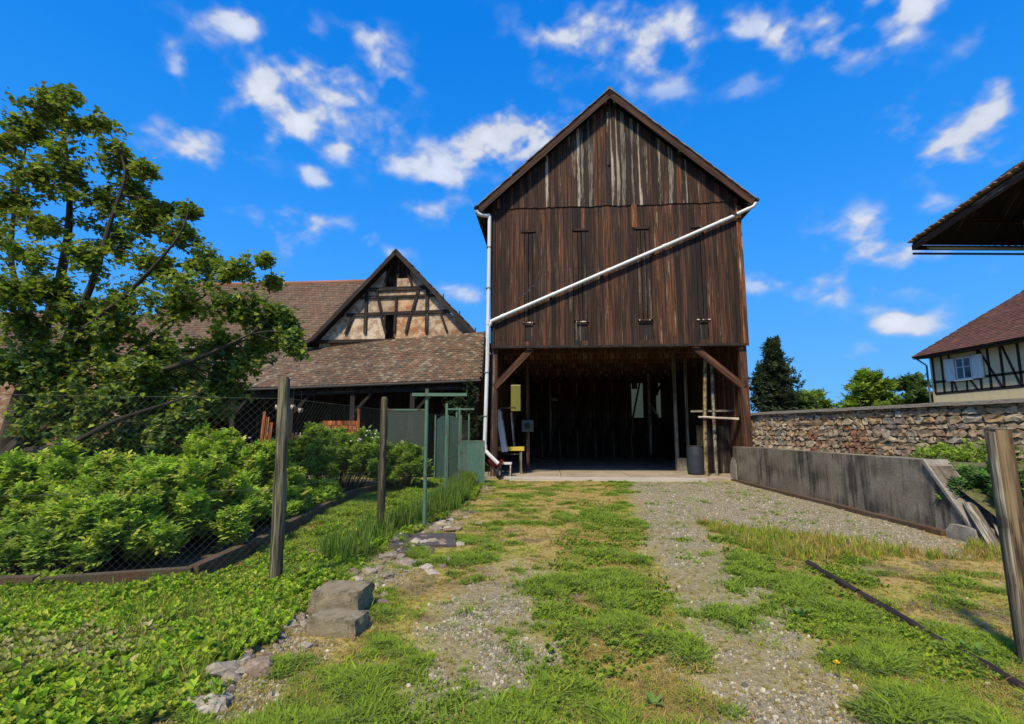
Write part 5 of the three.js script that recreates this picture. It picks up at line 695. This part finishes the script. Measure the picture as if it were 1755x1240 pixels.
{
  const r = rng(601), short = [], tall = [], weeds = [], GP = [[0.22, 0.34, 0.014], [0.27, 0.37, 0.016], [0.17, 0.29, 0.014], [0.34, 0.38, 0.025]], LP = [[0.19, 0.30, 0.014], [0.24, 0.35, 0.016], [0.16, 0.26, 0.014]], DP = [[0.36, 0.32, 0.05], [0.42, 0.34, 0.09], [0.32, 0.30, 0.035], [0.48, 0.38, 0.14], [0.40, 0.24, 0.07]];
  const inFloor = (x, z) => z < -16.1 + 0.073 * (x + 0.6) && x > -0.6 || (x > -0.1 && z < -15.9 && x < 6.2);
  for (let i = 0; i < 680000; i++) {
    const z = -2.4 - 13.8 * Math.pow(r(), 1.55), x = (r() * 2 - 1) * Math.min(8, 1.06 * -z + 0.1); if (inFloor(x, z) || x > 6.2) continue;
    const inBed = x < -3.1 - (z < -6 ? (-z - 6) * 0.06 : 0) && z < -4.9; if (inBed) continue;
    const g = gravelAt(x, z), rb = rubbleAt(x, z), n = fbm(x * 1.3 + 9, z * 1.3, 4096, 4096, 3, 4), cl = fbm(x * 3.4 + 5, z * 3.4 + 5, 4096, 4096, 77, 3), edge = x < fenceX(z) + 0.3 ? 1 : 0;
    const [lu, ba] = strips(x, z); const den = clamp(-0.06 + 0.42 * lu - 0.35 * ba + 1.9 * (cl - 0.33) + (0.5 - n) * 1.2 + edge * 0.4 - 1.05 * g - 0.7 * rb + (g > 0.3 ? 0.17 : 0) - (polyDist(x, z) > 0 ? 0.5 : 0) + (g < 0.05 ? 0.15 : 0)); if (r() > Math.max(den, g > 0.3 ? 0.035 : 0.12)) continue;
    const dry = clamp((n - 0.42) * 4.0 - (cl - 0.45) * 2.4 + 0.12 - edge * 0.4 + g * 0.15 - 0.18 * lu + 0.5 * ba + 0.12), c = r() < dry ? tone(r, DP) : tone(r, r() < clamp((cl - 0.46) * 6) ? LP : GP), lush = clamp((cl - 0.50) * 5 + 0.25 * lu) * (1 - dry);
    const s = (0.013 + 0.018 * r() + 0.02 * r() * r() * r()) * (1 + 0.9 * lush + 0.8 * edge) * (r() < dry ? 0.8 : 1); short.push([x, hgt(x, z) - 0.004, z, s * 2.3, gauss(r) * 0.2, r() * 6.283, gauss(r) * 0.2, c, s]);
  }
  for (let i = 0; i < 190000; i++) {                                   // leafy weeds at the lower left and clumps elsewhere
    const far = r() < 0.25, z = far ? -4.5 - 11 * Math.pow(r(), 1.4) : -2.3 - 3.0 * r(), x = far ? fenceX(z) + (r() - 0.72) * 1.9 : -1.2 - 4.4 * r(); if (x < -1.06 * -z - 0.3) continue; if (far && x < -3.0) continue;
    const k = far ? clamp((fbm(x * 2.2, z * 2.2, 4096, 4096, 83, 3) - 0.46) * 5) * (1 - rubbleAt(x, z) * 0.7) : leftGreen(x, z) * clamp(0.5 + (fbm(x * 2.4, z * 2.4, 4096, 4096, 84, 3) - 0.36) * 4); if (r() > k) continue;
    const pale = sst(0.9, 0.2, Math.hypot(x + 2.95, (z + 3.55) * 1.3)) * 0.75, hh = fbm(x * 1.6, z * 1.6, 4096, 4096, 85, 3), s = 0.018 + 0.03 * r() + 0.06 * r() * r() * r() * r();
    weeds.push([x, hgt(x, z) + 0.22 * Math.max(0, hh - 0.2) * r(), z, s * 1.15, gauss(r) * 0.3, r() * 6.283, gauss(r) * 0.3, r() < pale ? tone(r, [[0.38, 0.38, 0.10], [0.30, 0.34, 0.06], [0.45, 0.40, 0.18]]) : tone(r, [[0.24, 0.42, 0.014], [0.31, 0.48, 0.018], [0.37, 0.50, 0.028], [0.18, 0.32, 0.016], [0.42, 0.46, 0.05]]), s * (0.8 + 0.6 * r())]);
  }
  for (let i = 0; i < 5000; i++) { const z = -6 - 9.3 * r(), x = fenceX(z) + 0.05 + gauss(r) * 0.3, k = sst(-8.5, -11, z) * 0.9 + 0.1; if (r() > k) continue; const s = 0.22 + 0.22 * r(); tall.push([x, 0.02, z, s * 0.4, gauss(r) * 0.15, r() * 6.283, gauss(r) * 0.15, tone(r, [[0.15, 0.27, 0.02], [0.12, 0.23, 0.02], [0.2, 0.28, 0.04]]), s]); }
  for (let i = 0; i < 60000; i++) {                                   // clover and plantain in the strips between the tracks
    const z = -2.5 - 9 * Math.pow(r(), 1.3), x = -0.8 + 5.2 * r(), [lu, ba] = strips(x, z), k = lu * clamp((fbm(x * 2.6 + 7, z * 2.6, 4096, 4096, 93, 3) - 0.47) * 8) * (1 - gravelAt(x, z)); if (r() > k) continue;
    const s = 0.016 + 0.03 * r() * r(); weeds.push([x, hgt(x, z) + 0.01 * r(), z, s * 1.2, gauss(r) * 0.3, r() * 6.283, gauss(r) * 0.3, tone(r, [[0.18, 0.29, 0.014], [0.22, 0.34, 0.016], [0.27, 0.37, 0.02]]), s]);
  }
  for (let i = 0; i < 5200; i++) { const z = -2.5 - 2.7 * r(), x = -1.3 - 3.9 * r(); if (r() > leftGreen(x, z) * clamp((fbm(x * 1.8, z * 1.8, 4096, 4096, 87, 3) - 0.38) * 5)) continue; const s = 0.07 + 0.13 * r() * r(); tall.push([x, hgt(x, z), z, s * 0.6, gauss(r) * 0.35, r() * 6.283, gauss(r) * 0.35, tone(r, r() < 0.25 ? DP : [[0.2, 0.34, 0.02], [0.26, 0.38, 0.03], [0.15, 0.28, 0.02]]), s]); }
  for (let i = 0; i < 2500; i++) { const z = -6.2 - 2.5 * r(), x = 3.0 + 3.6 * r(); if (polyDist(x, z) > -0.15 || z < -7.6 && x > 5) continue; const s = 0.08 + 0.1 * r(); tall.push([x, 0.02, z, s * 0.7, gauss(r) * 0.2, r() * 6.283, gauss(r) * 0.2, tone(r, r() < 0.6 ? DP : GP), s]); }
  const gm = leafMat({ transmission: 0.35 });
  scatter('grass', blade, gm, short, scene); tag(scene.children[scene.children.length - 1], 'short patchy green and straw coloured grass on the driveway', 'grass').userData.kind = 'stuff';
  scatter('tall_grass', blade, gm, tall, scene); tag(scene.children[scene.children.length - 1], 'tall bright grass growing along the far part of the fence', 'grass').userData.kind = 'stuff';
  scatter('weeds', weed, LM, weeds, scene); tag(scene.children[scene.children.length - 1], 'dense bright leafy weeds covering the lower left corner and clumps in the grass', 'weeds').userData.kind = 'stuff';
  const peb = [], pg = new THREE.IcosahedronGeometry(0.5, 0), stoneCols = [[0.32, 0.29, 0.20], [0.22, 0.20, 0.14], [0.42, 0.385, 0.28], [0.15, 0.135, 0.10], [0.27, 0.22, 0.14]];
  for (let i = 0; i < 300000 && peb.length < 95000; i++) { const z = -2.4 - 13 * Math.pow(r(), 1.7), x = (r() * 2 - 1) * Math.min(7, 1.05 * -z); if (x < -3 && z < -4.9 || inFloor(x, z)) continue; const g = Math.max(gravelAt(x, z) * (polyDist(x, z) > -0.2 ? 1 : clamp(1.35 - 2.2 * clamp((fbm(x * 3 + 9, z * 3, 4096, 4096, 4, 4) - 0.36) * 2.2))), rubbleAt(x, z)) + 0.04; if (r() > g) continue; const s = 0.006 + 0.017 * r() * r() + (r() < 0.03 ? 0.018 : 0); peb.push([x, hgt(x, z) + s * 0.1, z, s * 1.3, r() * 6, r() * 6, r() * 6, tone(r, stoneCols), s]); }
  scatter('gravel', pg, std({ roughness: 0.95 }), peb, scene); tag(scene.children[scene.children.length - 1], 'grey gravel in the yard and the two wheel tracks', 'gravel').userData.kind = 'stuff';
}

// ---------------------------------------------------------------- finish
scene.traverse((o) => { if (o.isMesh) { o.castShadow = true; o.receiveShadow = true; } });
renderer.render(scene, camera);
